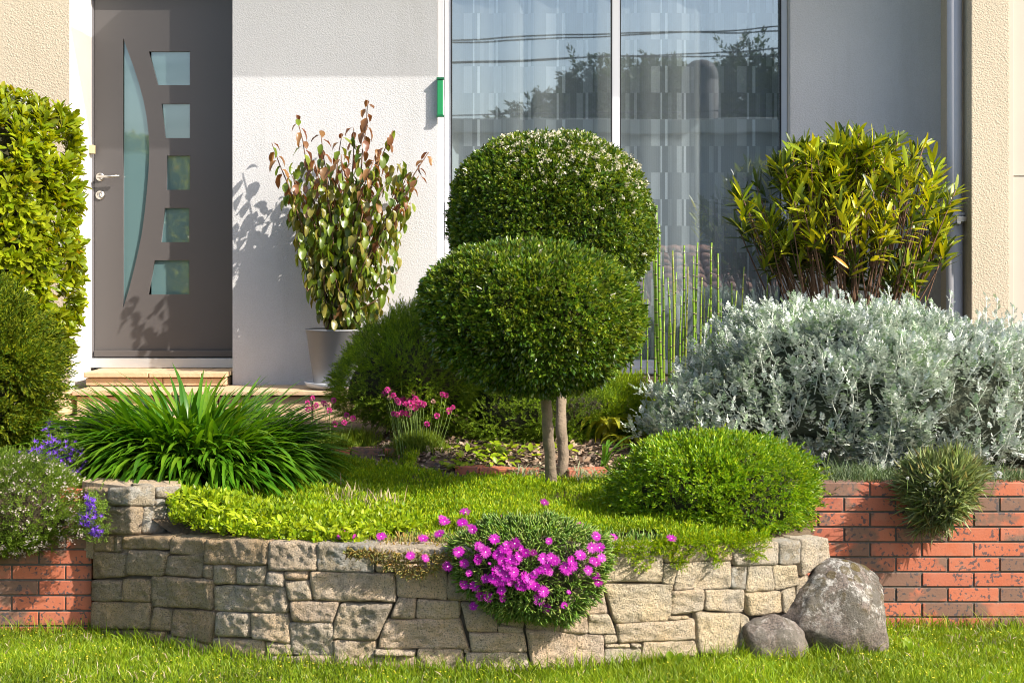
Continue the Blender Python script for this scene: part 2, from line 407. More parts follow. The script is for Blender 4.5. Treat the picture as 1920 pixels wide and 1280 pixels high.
step = boxes('doorstep', [(XP(159, 9.62), XM0-.015, 9.71, YD+.3, .6, .90)], MSOIL, house)
slabrow(step, XP(156, 9.6), XM0-.01, 9.60, YD-.02, .905, .94, [.42, .34, .3])
slabrow(step, XP(159, 9.62), XM0-.015, 9.625, 9.7, ZT+.002, .902, [.5, .5], 'riser_stone')
sill = boxes('window_sill', [(XM1+.01, XR0-.01, YM-.03, YG-.03, .845, .871)], MSAND, house)
slabrow(sill, XM1+.002, XR0-.002, YM-.05, YG-.02, .872, .898, [.5, .6, .55])

# --- door
MDOOR, nt_, p_, o_ = newmat('door_paint'); n_ = N(nt_); p_.inputs['Base Color'].default_value = (.088, .080, .080, 1); p_.inputs['Roughness'].default_value = .42
n_.bump(n_.noise(n_.tex(), 900, 2), p_, .12, .001)
MFRAME = plain('door_frame_paint', (.17, .16, .17), .45)
MALU = plain('aluminium', (.62, .63, .66), .4, .6)
MSTEEL = plain('brushed_steel', (.62, .58, .53), .3, 1)
def curve_panel(name, outer, holes, y, thick, mat, root):
    cu = bpy.data.curves.new(name, 'CURVE'); cu.dimensions = '2D'; cu.fill_mode = 'BOTH'; cu.extrude = thick/2
    for loop in [outer]+holes:
        sp = cu.splines.new('POLY'); sp.points.add(len(loop)-1); sp.use_cyclic_u = True
        for q, (x, z) in zip(sp.points, loop): q.co = (x, z, 0, 1)
    tmp = bpy.data.objects.new('tmp', cu); COL.objects.link(tmp); dg = bpy.context.evaluated_depsgraph_get()
    me = bpy.data.meshes.new_from_object(tmp.evaluated_get(dg)); bpy.data.objects.remove(tmp)
    me.transform(Matrix.Translation((0, y+thick/2, 0)) @ Matrix.Rotation(math.pi/2, 4, 'X')); me.name = name
    me.materials.clear(); return mk(name, me, root, mat)
def dpt(L): return [(XP(a, YD), ZP(b, YD)) for a, b in L]
sail = [(231,72),(240,97),(250,124),(260,155),(269,188),(275,219),(278.5,249),(280,285),(278.5,320),(275,362),(271,400),(266,437),(259,472),(250,510),(241,545),(231,577)]
sqs = [[(279,97),(356,97),(356,160),(296,160)], [(303,195),(356,195),(356,259),(310,259)], [(313,292),(356,292),(356,356),(312,356)],
       [(309,390),(355,390),(355,454),(302,454)], [(290,488),(355,488),(355,552),(278,552)]]
dx0, dx1 = XP(177, YD), XM0-.02+.12
zb = ZP(669, YD)
door = curve_panel('door', [(dx0, zb), (dx1, zb), (dx1, 3.42), (dx0, 3.42)], [dpt(sail)]+[dpt(q) for q in sqs], YD, .03, MDOOR, house)
def m_frost():
    m, nt, p, o = newmat('frosted_glass'); n = N(nt)
    p.inputs['Base Color'].default_value = (.11, .19, .20, 1); p.inputs['Roughness'].default_value = .05
    p.inputs['Specular IOR Level'].default_value = 1.0; p.inputs['IOR'].default_value = 1.9; return m
MFROST = m_frost()
for q in [sail]+sqs:
    xs_ = [XP(a, YD) for a, b in q]; zs_ = [ZP(b, YD) for a, b in q]
    boxes('pane', [(min(xs_)-.01, max(xs_)+.01, YD+.018, YD+.024, min(zs_)-.01, max(zs_)+.01)], MFROST, door)
boxes('door_backing', [(dx0, dx1, YD+.033, YD+.06, zb, 3.42)], MSHELL, door)
boxes('door_frame', [(XP(170, YD), XP(176, YD), YD-.012, YD+.07, zb-.03, 3.44)], MFRAME, door, .003)
boxes('door_frame', [(dx1+.002, dx1+.07, YD-.012, YD+.07, zb-.03, 3.44)], MFRAME, door, .003)
boxes('weather_bar', [(dx0+.005, dx1, YD-.028, YD-.002, zb+.002, zb+.045)], MDOOR, door, .004)
boxes('threshold', [(XP(171, YD), dx1, YD-.045, YD+.05, .941, zb-.006)], MALU, door, .003)
def disc(x, z, y0, r0, depth, seg=28):
    V = []; T = []
    prof = [(r0, 0), (r0, depth*.7), (r0*.88, depth), (0, depth)]
    for r, d in prof:
        for k in range(seg): t = 2*math.pi*k/seg; V.append((x+r*math.cos(t), y0-d, z+r*math.sin(t)))
    for i in range(3):
        for k in range(seg):
            A = i*seg+k; B = i*seg+(k+1) % seg; T += [(A, B, B+seg), (A, B+seg, A+seg)]
    return np.array(V), np.array(T)
hx, hz = XP(188, YD), ZP(332, YD)
hd = [disc(hx, hz, YD, .029, .012), tube([(hx, YD-.01, hz), (hx, YD-.055, hz)], .010, .010, 12), tube([(hx-.008, YD-.055, hz), (hx+.06, YD-.058, hz), (hx+.143, YD-.056, hz+.002)], .0095, .0095, 12)]
V, T = join(hd); mk('handle', tris_mesh('handle', V, T, MSTEEL, smooth=False), door)
V, T = join([disc(XP(188, YD), ZP(366, YD), YD, .031, .012), disc(XP(188, YD), ZP(366, YD), YD-.012, .012, .006)]); mk('lock', tris_mesh('lock', V, T, MSTEEL), door)
boxes('keyhole', [(XP(187.2, YD), XP(188.8, YD), YD-.0195, YD-.0185, ZP(370, YD), ZP(363, YD))], MSHELL, door)
tag(boxes('door_wedge', [(XP(165.5, 9.98), XP(176, 9.98), 9.97, 10.02, ZP(288, 9.98), ZP(272, 9.98))], plain('pale_wood', (.62, .5, .28), .7, nscale=30), None, .003),
    'small pale wooden block on the left jamb of the grey door', 'block')

# --- window
MUPVC = plain('white_upvc', (.74, .74, .78), .35)
gx0, gx1, mx0, mx1 = XP(846, YG), XP(1463, YG), XP(1147, YG), XP(1162, YG)
zf0, zf1 = ZP(700, YG), ZP(675, YG)
win = curve_panel('window', [(XP(834, YG), zf0-.001), (XP(1474, YG), zf0-.001), (XP(1474, YG), 3.78), (XP(834, YG), 3.78)], [[(gx0, zf1), (gx1, zf1), (gx1, 3.73), (gx0, 3.73)]], YG-.027, .067, MUPVC, house)
boxes('bottom_rail', [(gx0+.001, gx1-.001, YG-.034, YG-.028, zf0+.004, zf0+.045)], MUPVC, win, .002)
boxes('mullion', [(mx0, mx1, YG-.034, YG+.042, zf1-.02, 3.74)], MUPVC, win, .004)
boxes('shutter_guide', [(XP(822, YG), XP(833, YG), YG-.075, YG+.02, zf0, 3.74)], MUPVC, win, .004)
boxes('shutter_guide', [(XP(1475, YG), XP(1482, YG)+.01, YG-.075, YG+.02, zf0, 3.74)], plain('cream_upvc', (.6, .55, .5), .5), win, .004)
hg = boxes('hinge_plate', [(XP(834.5, 9.83), XP(844, 9.83), 9.828, 9.838, ZP(444, 9.83), ZP(377, 9.83))], MUPVC, win, .002)
for y in (385, 436): V, T = disc(XP(839, 9.8), ZP(y, 9.8), 9.827, .004, .002, 10); mk('screw', tris_mesh('screw', V, T, MSTEEL), win)
MRUB = plain('rubber', (.015, .015, .018), .6)
for q in ((gx0-.0005, gx0+.006), (mx0-.006, mx0+.0005), (mx1-.0005, mx1+.005), (gx1-.008, gx1+.0005)): boxes('seal', [(*q, YG-.0355, YG-.01, zf1, 3.72)], MRUB, win)
def m_glass():
    m, nt, p, o = newmat('window_glass'); n = N(nt); nt.nodes.remove(p)
    tr = n.a('BsdfTransparent'); tr.inputs[0].default_value = (.93, .96, .97, 1)
    gl = n.a('BsdfGlossy'); gl.inputs[0].default_value = (.9, .95, 1, 1); gl.inputs['Roughness'].default_value = 0.012
    b = n.a('Bump'); b.inputs['Strength'].default_value = .05; b.inputs['Distance'].default_value = .01
    n.l(n.noise(n.tex(), 1.7, 1), b.inputs['Height']); n.l(b.outputs[0], gl.inputs['Normal'])
    mx = n.a('MixShader'); mx.inputs[0].default_value = .18
    n.l(tr.outputs[0], mx.inputs[1]); n.l(gl.outputs[0], mx.inputs[2]); n.l(mx.outputs[0], o.inputs[0]); return m
MGL = m_glass()
boxes('pane', [(gx0-.004, mx0+.004, YG+.002, YG+.006, zf1-.01, 3.74)], MGL, win)
boxes('pane', [(mx1-.004, gx1+.004, YG+.002, YG+.006, zf1-.01, 3.74)], MGL, win)
# --- patterned sheer curtains
def m_curtain():
    m, nt, p, o = newmat('sheer_curtain'); n = N(nt); nt.nodes.remove(p)
    uv = n.a('UVMap'); sp = n.a('SeparateXYZ'); n.l(uv.outputs[0], sp.inputs[0])
    x = n.math('FRACT', n.math('MULTIPLY', sp.outputs[0], 1.0)); row = n.math('MULTIPLY', sp.outputs[1], 1.0)
    par = n.math('GREATER_THAN', n.math('FRACT', n.math('MULTIPLY', row, .5)), .5)
    ev = n.ramp(x, [(0, .42), (.105, 0), (.165, .85), (.197, .02), (.375, .36), (.47, .0), (.49, .16), (.525, 0), (.62, .12), (.66, .05), (.76, .3), (.86, .03)], 'CONSTANT')
    od = n.ramp(x, [(0, 0), (.10, .05), (.112, .75), (.132, .0), (.20, .16), (.25, .0), (.31, .4), (.375, .0), (.40, .7), (.428, 0), (.70, .3), (.75, .02), (.8, .5), (.83, 0)], 'CONSTANT')
    st = n.mix(par, ev, od)
    weave = n.a('TexWave'); n.l(uv.outputs[0], weave.inputs['Vector']); weave.inputs['Scale'].default_value = 14
    op = n.math('ADD', n.math('MULTIPLY', st, .60), .42); op = n.math('ADD', op, n.math('MULTIPLY', weave.outputs['Fac'], .035), True)
    df = n.a('BsdfDiffuse'); df.inputs[0].default_value = (.88, .90, .92, 1)
    ts = n.a('BsdfTranslucent'); ts.inputs[0].default_value = (.8, .83, .86, 1)
    m1 = n.a('MixShader'); m1.inputs[0].default_value = .3; n.l(df.outputs[0], m1.inputs[1]); n.l(ts.outputs[0], m1.inputs[2])
    tr = n.a('BsdfTransparent'); mx = n.a('MixShader'); n.l(op, mx.inputs[0]); n.l(tr.outputs[0], mx.inputs[1]); n.l(m1.outputs[0], mx.inputs[2])
    n.l(mx.outputs[0], o.inputs[0]); return m
MCUR = m_curtain()
def curtain(pa, pb, off, label, phase):
    Yc = 10.02; n = 240; m = 3; x0, x1 = XP(pa, Yc), XP(pb, Yc); V = []; uvx = []
    for j in range(m):
        for i in range(n+1):
            t = i/n; x = lerp(x0, x1, t); px = lerp(pa, pb, t)
            y = Yc+.014*math.sin(px*.043+phase)+.008*math.sin(px*.11+phase*2)+.05*math.exp(-((px-off)/9.0)**2)
            V.append((x, y, lerp(.9, 3.7, j/(m-1)))); uvx.append((px-864+(6*math.sin(px*.02+phase)))/165.3 if pa < 1100 else (px-1218+(4*math.sin(px*.02)))/165.3)
    T = []; 
    for j in range(m-1):
        for i in range(n): a = j*(n+1)+i; T.append((a, a+1, a+n+2, a+n+1))
    me = tris_mesh('curtain', V, np.array(T), MCUR, smooth=True)
    uvl = me.uv_layers.new(name='UVMap'); idx = np.zeros(len(me.loops), np.int32); me.loops.foreach_get('vertex_index', idx)
    V = np.array(V); py = HY+(CZ-V[:, 2])*F/Yc
    uv = np.stack([np.array(uvx)[idx], ((py-25)/49.8)[idx]+10], 1).astype(np.float32); uvl.data.foreach_set('uv', uv.ravel())
    return tag(mk('curtain', me), label, 'curtain')
curtain(836, 1152, 985, 'sheer patterned curtain behind the left window pane', .4)
curtain(1157, 1472, 1318, 'sheer patterned curtain behind the right window pane', 2.0)
# downpipe
MPIPE = plain('grey_pvc', (.50, .49, .52), .45)
V, T = tube([(2.74, 9.25, .3), (2.74, 9.25, ZP(418, 9.25))], .049, .049, 24); pr = mk('downpipe', tris_mesh('downpipe', V, T, MPIPE, smooth=True), house)
V, T = tube([(2.74, 9.25, ZP(418, 9.25)-.02), (2.74, 9.25, TOP)], .045, .045, 24); mk('pipe', tris_mesh('pipe', V, T, MPIPE, smooth=True), pr)
zc_ = ZP(410, 9.25)
V, T = join([tube([(2.74, 9.25, zc_-.028), (2.74, 9.25, zc_-.01), (2.74, 9.25, zc_+.01), (2.74, 9.25, zc_+.028)], [.059, .059, .059, .059], 0, 24), tube([(2.74, 9.25, zc_+.02), (2.74, 9.25, zc_+.035)], .064, .064, 24)])
mk('collar', tris_mesh('collar', V, T, MPIPE, smooth=False), pr)
boxes('bracket', [(2.735, 2.795, 9.18, 9.196, zc_-.02, zc_+.012), (2.735, 2.76, 9.175, 9.20, zc_-.035, zc_-.02)], MSTEEL, pr, .002)
gb = boxes('green_case', [(XP(820, 9.74)+.001, XP(831, 9.74), 9.70, 9.745, ZP(216, 9.72), ZP(150, 9.72))], plain('green_plastic', (.02, .25, .09), .35), None, .004)
tag(gb, 'narrow green plastic case fixed at the edge of the white wall by the window', 'case')
gc = boxes('cap', [(XP(819, 9.74), XP(833, 9.74), 9.695, 9.746, ZP(150, 9.72), ZP(146, 9.72))], plain('green_cap', (.01, .12, .05), .4), gb, .002)
boxes('cap', [(XP(819, 9.74), XP(833, 9.74), 9.695, 9.746, ZP(220, 9.72), ZP(216, 9.72))], gc.data.materials[0], gb, .002)

# ------------------------------------------------------------ stone wall
def m_granite(name, tones, lichen=.0, dark=.5):
    m, nt, p, o = newmat(name); n = N(nt); v = n.tex('Object', 40)
    oi = n.a('ObjectInfo').outputs['Random']
    base = n.ramp(oi, [(i/(len(tones)-1), c) for i, c in enumerate(tones)])
    big = n.noise(v, 7, 6, .65)
    c = n.mix(n.ramp(big, [(.38, 0), (.62, 1)]), base, n.mix(1, base, (1.22, 1.12, .95), 'MULTIPLY'))
    c = n.mix(n.ramp(n.noise(v, 170, 3, .7), [(.36, .8), (.46, 0)]), c, (.12, .10, .085))
    c = n.mix(n.ramp(n.noise(v, 120, 3, .7), [(.58, 0), (.70, .55)]), c, (.66, .58, .46))
    c = n.mix(n.ramp(n.noise(v, 34, 5, .75), [(.34, .45), (.44, 0)]), c, (.20, .15, .11))
    c = n.mix(n.ramp(n.noise(v, 4, 5, .7, 1), [(.52, 0), (.72, dark)]), c, (.16, .125, .085))
    if lichen: c = n.mix(n.ramp(n.noise(v, 16, 6, .75), [(.50, 0), (.57, .75)]), c, (.55, .53, .48))
    n.l(c, p.inputs['Base Color']); p.inputs['Roughness'].default_value = .9; p.inputs['Specular IOR Level'].default_value = .25
    h = n.math('ADD', n.noise(v, 34, 9, .74, .2), n.math('MULTIPLY', n.noise(v, 130, 4, .75), .3))
    n.bump(h, p, 1.0, .05); return m
T_ = [(.66, .54, .41), (.72, .58, .43), (.62, .54, .44), (.74, .60, .45), (.68, .52, .39), (.70, .62, .51)]
MST = m_granite('granite', T_)
MSTD = m_granite('granite_shaded', [(.52, .39, .25), (.56, .42, .27), (.50, .40, .29), (.54, .39, .25)], 0, .6)  # darker copy: shade of the left wall end and corner put into the tones
MSTG = m_granite('granite_lichen', [(.46, .41, .33), (.50, .44, .35)], 1.0, .3)
MSTL = m_granite('granite_lit', [(.66, .56, .41), (.62, .56, .45), (.70, .57, .41), (.62, .55, .45)], 0, .12)  # sunlit copy with few dark patches: brightness of the right end painted in
MMOR = plain('wall_core', (.17, .14, .10), .95, nscale=20, col2=(.10, .08, .06), bump=.5, bscale=60)
C1, C2, C3, C4 = (150, 890, 3.3675), (500, 980, 4.415), (850, 980, 4.415), (1200, 980, 4.415)
def Yp(px): return np.where(px < 245, Yw(px), np.interp(px, [245, 340], [float(Yw(245)), 6.64]))
def wn(px, Yf):
    a, b = px-6, px+6; ta = np.array([XP(b, Yf(b))-XP(a, Yf(a)), float(Yf(b)-Yf(a)), 0]); ta /= np.linalg.norm(ta); return np.array([ta[1], -ta[0], 0])
def stone(q, C, mat, root, Yf=Yw, back=.13, bulge=.004, seed=0, corner=None):
    q = np.array([(C[0]+u/C[2], C[1]+v/C[2]) for u, v in q], float); c = q.mean(0)
    q = c+(q-c)*(1+.35/np.maximum(8, np.abs(q-c)))
    w = max(abs(q[1, 0]-q[0, 0]), abs(q[2, 0]-q[3, 0])); h = max(abs(q[3, 1]-q[0, 1]), abs(q[2, 1]-q[1, 1]))
    nu = int(np.clip(w/4.5, 4, 26)); nv = int(np.clip(h/4.5, 3, 16)); V = []
    rr = random.Random(seed); tw, th = rr.uniform(-.006, .006), rr.uniform(-.006, .006); off = rr.uniform(-.004, .006)
    for j in range(nv+1):
        for i in range(nu+1):
            s, t = i/nu, j/nv
            p = lerp(lerp(q[0], q[1], s), lerp(q[3], q[2], s), t)
            ex, ey = min(s, 1-s)*w, min(t, 1-t)*h
            e = min(ex, ey); cr = 6
            if ex < cr and ey < cr: p = p+(c-p)/np.linalg.norm(c-p)*(1.7*(1-ex/cr)*(1-ey/cr))
            if corner is not None and abs(p[0]-corner) < w/nu*.5: p[0] = corner
            p3 = P(p[0], p[1], float(Yf(p[0]))); nn = wn(p[0], Yf)
            wob = mnoise.noise(Vector(p3)*14+Vector((seed, 0, 0)))*1.6
            if e < .1: p3 = p3+np.array([nn[1]*-1, nn[0], 0])*wob*.0034*(1 if ex < .1 else 0)+np.array([0, 0, wob*.0032 if ey < .1 else 0])
            pr = min(1, e/3.0)**.8
            q3 = Vector((p3[0]*1.3+p3[2]*.5, p3[1], p3[2]*1.9-p3[0]*.6)); nz = mnoise.fractal(q3*24+Vector((seed*3.1, 0, 0)), .55, 2.2, 4)*.0085+mnoise.noise(q3*6+Vector((0, seed, 0)))*.014
            d = -.004+pr*(bulge+off+nz+tw*(s-.5)*2+th*(t-.5)*2)+(1-pr)*nz*.3
            V.append(p3+nn*d)
    T = []; W_ = nu+1
    for j in range(nv):
        for i in range(nu):
            a = j*W_+i; T += [(a, a+W_, a+W_+1), (a, a+W_+1, a+1)] if (i+j) % 2 else [(a, a+W_, a+1), (a+1, a+W_, a+W_+1)]
    ring = [i for i in range(W_)]+[j*W_+nu for j in range(1, nv+1)]+[nv*W_+i for i in range(nu-1, -1, -1)]+[j*W_ for j in range(nv-1, 0, -1)]
    b0 = len(V)
    for r in ring: V.append(V[r]-wn(float(CX+V[r][0]*F/V[r][1]), Yf)*back)
    n = len(ring)
    for k in range(n): a, b = ring[k], ring[(k+1) % n]; A, B = b0+k, b0+(k+1) % n; T += [(a, b, B), (a, B, A)]
    V = np.array(V); cc = V.mean(0)
    return mk('stone', tris_mesh('stone', V-cc, np.array(T), mat), root, None, tl(cc))
gw = empty('garden_wall', (0, 6.0, 0), 'curved dry stone garden wall of rough granite blocks above the lawn', 'wall')
L1 = [[(85,385),(210,380),(210,485),(78,482)],[(216,385),(252,385),(250,492),(212,490)],[(265,388),(562,392),(560,470),(262,464)],[(568,395),(785,402),(780,515),(565,500)],
[(790,408),(1182,420),(1175,575),(778,562)],[(80,490),(290,495),(280,640),(72,658)],[(300,472),(555,490),(520,635),(288,630)],[(558,508),(776,518),(765,648),(530,632)],
[(776,568),(832,570),(832,658),(772,652)],[(836,568),(978,576),(978,690),(840,688)],[(984,578),(1163,580),(1165,695),(984,690)],[(1172,615),(1284,618),(1280,710),(1168,695)],
[(70,662),(255,668),(258,795),(62,798)],[(262,655),(440,668),(438,805),(262,798)],[(445,642),(835,660),(830,850),(448,828)],[(845,700),(1290,705),(1310,870),(842,855)],
[(65,802),(438,810),(435,975),(62,970)],[(462,838),(575,855),(568,985),(443,975)],[(582,852),(848,870),(822,1072),(572,1010)],[(855,868),(1065,872),(1060,1030),(850,1018)],
[(1072,870),(1308,880),(1328,1068),(1082,1035)],[(90,985),(195,982),(195,1018),(90,1020)],[(70,1025),(192,1022),(195,1120),(70,1120)],[(200,985),(530,990),(495,1130),(198,1130)],
[(535,1005),(822,1080),(825,1160),(505,1150)],[(835,1030),(1150,1045),(1180,1185),(825,1180)],[(1172,1052),(1332,1072),(1335,1142),(1185,1140)],[(1186,1148),(1345,1142),(1345,1230),(1186,1225)]]
L2 = [[(12,158),(403,172),(403,400),(5,398)],[(885,195),(1545,220),(1560,318),(885,335)],[(895,345),(1052,345),(1052,412),(902,408)],[(1062,342),(1490,328),(1495,635),(1080,612)],
[(145,402),(338,405),(338,472),(148,468)],[(148,478),(345,480),(372,640),(178,648)],[(352,408),(1060,422),(1070,655),(380,640)],[(180,655),(595,655),(550,825),(205,815)],
[(598,675),(1040,672),(905,972),(540,958)],[(1075,625),(1232,632),(1225,795),(1020,790)],[(1240,635),(1600,652),(1590,790),(1232,790)],[(1500,418),(1790,430),(1800,650),(1500,635)],
[(985,802),(1590,798),(1678,1040),(915,1040)],[(185,822),(540,832),(548,1095),(205,1092)],[(548,972),(895,985),(875,1235),(570,1235)],[(890,1048),(1232,1055),(1230,1105),(888,1105)],
[(885,1118),(1235,1112),(1235,1225),(885,1235)],[(1242,1050),(1622,1052),(1640,1235),(1242,1225)],[(210,1105),(560,1100),(565,1230),(205,1225)],[(1570,225),(1850,235),(1840,415),(1570,405)]]
L3 = [[(60,655),(362,700),(362,902),(115,898)],[(370,700),(600,715),(590,865),(370,835)],[(370,842),(580,870),(582,908),(370,905)],[(605,720),(880,760),(882,905),(600,870)],
[(890,790),(1115,765),(1112,920),(885,905)],[(1118,765),(1290,755),(1350,925),(1118,915)],[(960,560),(1235,525),(1280,748),(890,775)],[(1200,195),(1745,190),(1735,490),(1180,490)],
[(1238,508),(1823,510),(1800,808),(1340,828)],[(120,910),(585,915),(612,1070),(150,1065)],[(600,880),(1245,935),(1250,1200),(645,1215)],[(100,1080),(612,1078),(640,1230),(100,1235)],
[(1250,935),(1358,930),(1360,990),(1250,1005)],[(1255,1010),(1470,1000),(1470,1030),(1258,1035)],[(1475,1000),(1565,1005),(1560,1030),(1478,1032)],[(1262,1040),(1555,1042),(1550,1160),(1255,1185)],
[(1350,838),(2000,800),(2005,968),(1375,998)],[(85,1040),(140,1040),(140,1074),(88,1076)],[(320,240),(700,230),(700,430),(320,420)],[(710,240),(1185,215),(1175,480),(710,430)],
[(320,430),(600,440),(600,700),(370,690)],[(610,445),(950,500),(880,750),(610,705)]]
L4 = [[(205,195),(620,178),(618,312),(205,330)],[(628,178),(765,172),(768,308),(628,310)],[(1338,130),(1560,122),(1578,305),(1345,450)],[(205,340),(315,342),(285,515),(192,505)],
[(320,335),(758,318),(748,545),(290,555)],[(895,358),(1092,348),(1120,558),(888,575)],[(1105,358),(1305,345),(1315,520),(1128,558)],[(275,562),(530,548),(528,725),(262,765)],
[(542,558),(862,552),(858,738),(548,722)],[(875,585),(1165,568),(1182,738),(915,772)],[(245,772),(412,770),(410,798),(238,802)],[(465,745),(832,745),(818,1095),(490,1085)],
[(35,990),(460,978),(480,1100),(15,1130)],[(840,750),(900,780),(1000,1080),(835,1080)],[(1188,572),(1290,525),(1300,745),(1196,748)],[(1322,470),(1400,430),(1410,640),(1300,640)]]
k = 0
for L, C, M0 in ((L1, C1, MSTD), (L2, C2, MST), (L3, C3, MST), (L4, C4, MSTL)):
    for q in L:
        k += 1; x = C[0]+q[0][0]/C[2]
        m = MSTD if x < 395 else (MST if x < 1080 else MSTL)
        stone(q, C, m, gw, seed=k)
stone([(412,168),(875,185),(890,410),(412,402)], C2, MSTG, gw, seed=201)
stone([(765,365),(888,362),(880,550),(755,545)], C4, MSTG, gw, seed=202)
stone([(775,168),(1150,155),(1150,345),(780,358)], C4, MSTL, gw, seed=203)
stone([(1156,155),(1330,148),(1330,340),(1156,346)], C4, MSTG, gw, seed=204)
# core of rubble and earth behind the stones
cx_ = np.linspace(172, 1500, 60); V = []; 
for px in cx_:
    nn = wn(px, Yw); b = P(px, 1000, float(Yw(px))); zt = CZ-(np.interp(px, [150, 330, 500, 700, 890, 1200, 1500, 1560], [1004, 1006, 1012, 1022, 1032, 1024, 1016, 1010])-HY)*float(Yw(px))/F-.012
    f = b-nn*.035; g = b-nn*.16
    V += [(f[0], f[1], -.1), (f[0], f[1], zt), (g[0], g[1], zt+.004), (g[0], g[1], -.1)]
T = []
for i in range(len(cx_)-1):
    for j in range(3): a = i*4+j; T.append((a, a+4, a+5, a+1))
mk('wall_core', tris_mesh('wall_core', V, np.array(T), MMOR), gw)
sp_ = empty('stone_pillar', (-1.6, 6.6, .45), 'raised squared stone block corner at the left end of the curved wall', 'wall')
Lp = [([(20,75),(160,80),(160,215),(20,218)], None), ([(176,80),(475,75),(472,198),(172,190)], 245), ([(482,78),(628,75),(628,148),(482,148)], None), ([(478,152),(548,150),(545,195),(475,198)], None),
      ([(552,150),(628,150),(628,370),(550,370)], None), ([(155,200),(400,205),(388,372),(150,374)], 245), ([(404,205),(545,200),(545,370),(395,370)], None), ([(20,222),(148,220),(148,375),(20,378)], None)]
for i, (q, cn) in enumerate(Lp): stone(q, C1, [MSTD, MSTG][(i in (1,)) | 0] if i not in (2, 3, 4, 6) else MSTG, sp_, Yp, back=.10, seed=300+i, bulge=.006, corner=cn)
zt = ZP(912, 6.55)
V = np.array([[*P(150, 0, float(Yp(150)))[:2], 0], [*P(245, 0, float(Yp(245)))[:2], 0], [*P(336, 0, float(Yp(336)))[:2], 0], [-1.5, 6.76, 0], [-1.93, 6.88, 0]]); V[:3, 1] += .03
VV = np.concatenate([V+[0, 0, .3], V+[0, 0, zt-.006]]); me = bpy.data.meshes.new('pillar_core')
me.from_pydata([tuple(v) for v in VV], [], [(4,3,2,1,0), (5,6,7,8,9)]+[(i, (i+1) % 5, (i+1) % 5+5, i+5) for i in range(5)]); mk('pillar_core', me, sp_, MST)

# ------------------------------------------------------------ brick walls
def m_brick():
    m, nt, p, o = newmat('flashed_brick'); n = N(nt); v = n.tex('Object', 50); r = n.a('ObjectInfo').outputs['Random']
    c = n.ramp(r, [(0, (.40, .10, .05)), (.3, (.50, .135, .062)), (.6, (.45, .115, .052)), (.8, (.36, .09, .05)), (1, (.52, .15, .075))])
    c = n.mix(n.ramp(n.noise(v, 9, 4), [(.3, 0), (.7, .5)]), c, (.50, .18, .11))
    # broad flashed areas, brown grey
    sx = n.a('SeparateXYZ'); n.l(n.tex(), sx.inputs[0])
    ph = n.math('ADD', n.math('MULTIPLY', sx.outputs[0], 7.0), n.math('MULTIPLY', r, 61.0))
    fl = n.math('ADD', n.math('MULTIPLY', n.math('SINE', ph), .36), n.noise(v, 8, 3))
    c = n.mix(n.ramp(fl, [(.60, 0), (.72, .85)]), c, (.16, .105, .075))
    sp = n.vor(v, 46); big = n.noise(v, 13, 3)
    sp = n.math('ADD', sp, n.math('MULTIPLY', n.noise(v, 60, 3, .7), .75))
    spot = n.math('MULTIPLY', n.ramp(n.noise(v, 62, 1.5, .5), [(.565, 0), (.60, 1)]), n.ramp(big, [(.44, 0), (.50, 1)]))
    c = n.mix(n.math('MULTIPLY', spot, .85), c, (.07, .06, .065))
    fine = n.ramp(n.vor(v, 170), [(.10, .7), (.16, 0)])
    c = n.mix(fine, c, (.12, .06, .05)); c = n.mix(n.ramp(n.noise(n.a('NewGeometry').outputs['Position'], 5, 6, .7), [(.52, 0), (.75, .4)]), c, (.40, .27, .20)); n.l(c, p.inputs['Base Color'])
    p.inputs['Roughness'].default_value = .72; n.bump(n.noise(v, 90, 5, .7), p, .35, .004); return m
MBR = m_brick(); MJ = plain('mortar', (.13, .115, .10), .95, nscale=40, col2=(.09, .08, .07), bump=.4, bscale=120)
def brick_mesh(L, H, D):
    bm = bmesh.new(); V, Q = box_vf(-L/2, L/2, 0, D, -H/2, H/2); vs = [bm.verts.new(v) for v in V]
    for q in Q: bm.faces.new([vs[i] for i in q])
    bmesh.ops.bevel(bm, geom=bm.edges[:], offset=.0022, segments=1, affect='EDGES')
    me = bpy.data.meshes.new('brick'); bm.to_mesh(me); bm.free(); me.materials.append(MBR); return me
def brick_wall(root, Y, x0, x1, ytop, rowpx, bpx, joint_even, nrows, jx=3.6, jz=3.9):
    """runs courses down from ytop; joint_even is the pixel of a head joint in the top course"""
    sc = Y/F; L, H = (bpx-jx)*sc, (rowpx-jz)*sc; full = brick_mesh(L, H, .1); cache = {}
    for r in range(nrows):
        j = joint_even+(bpx/2 if r % 2 else 0); k0 = math.floor((x0-j)/bpx)
        z = ZP(ytop+rowpx*(r+.5)-jz*.5, Y); k = k0
        while True:
            a, b = j+k*bpx+jx/2, j+(k+1)*bpx-jx/2; k += 1
            if a > x1: break
            a2, b2 = max(a, x0), min(b, x1)
            if b2-a2 < 6: continue
            if b2-a2 > bpx-jx-.01: me = full
            else:
                kk = round(b2-a2)
                if kk not in cache: cache[kk] = brick_mesh((b2-a2)*sc, H, .1)
                me = cache[kk]
            o = mk('brick', me, root, None, Matrix.Translation((XP((a2+b2)/2, Y)+random.uniform(-.0006, .0006), Y+random.uniform(-.0015, .0015), z)) @ Matrix.Rotation(random.gauss(0, .002), 4, 'Y'))
    boxes('mortar', [(XP(x0, Y)+.002, XP(x1, Y)-.002, Y+.0055, Y+.095, ZP(ytop+rowpx*nrows, Y), ZP(ytop, Y)-.004)], MJ, root)
br = empty('brick_wall', (2.2, YR, 0), 'low red flashed brick wall right of the boulder under the silver plants', 'wall', 'low flashed brick walls of the front garden')
brick_wall(br, YR, 1440, 2180, 905, 28.2, 97.2, 1534.0, 11)
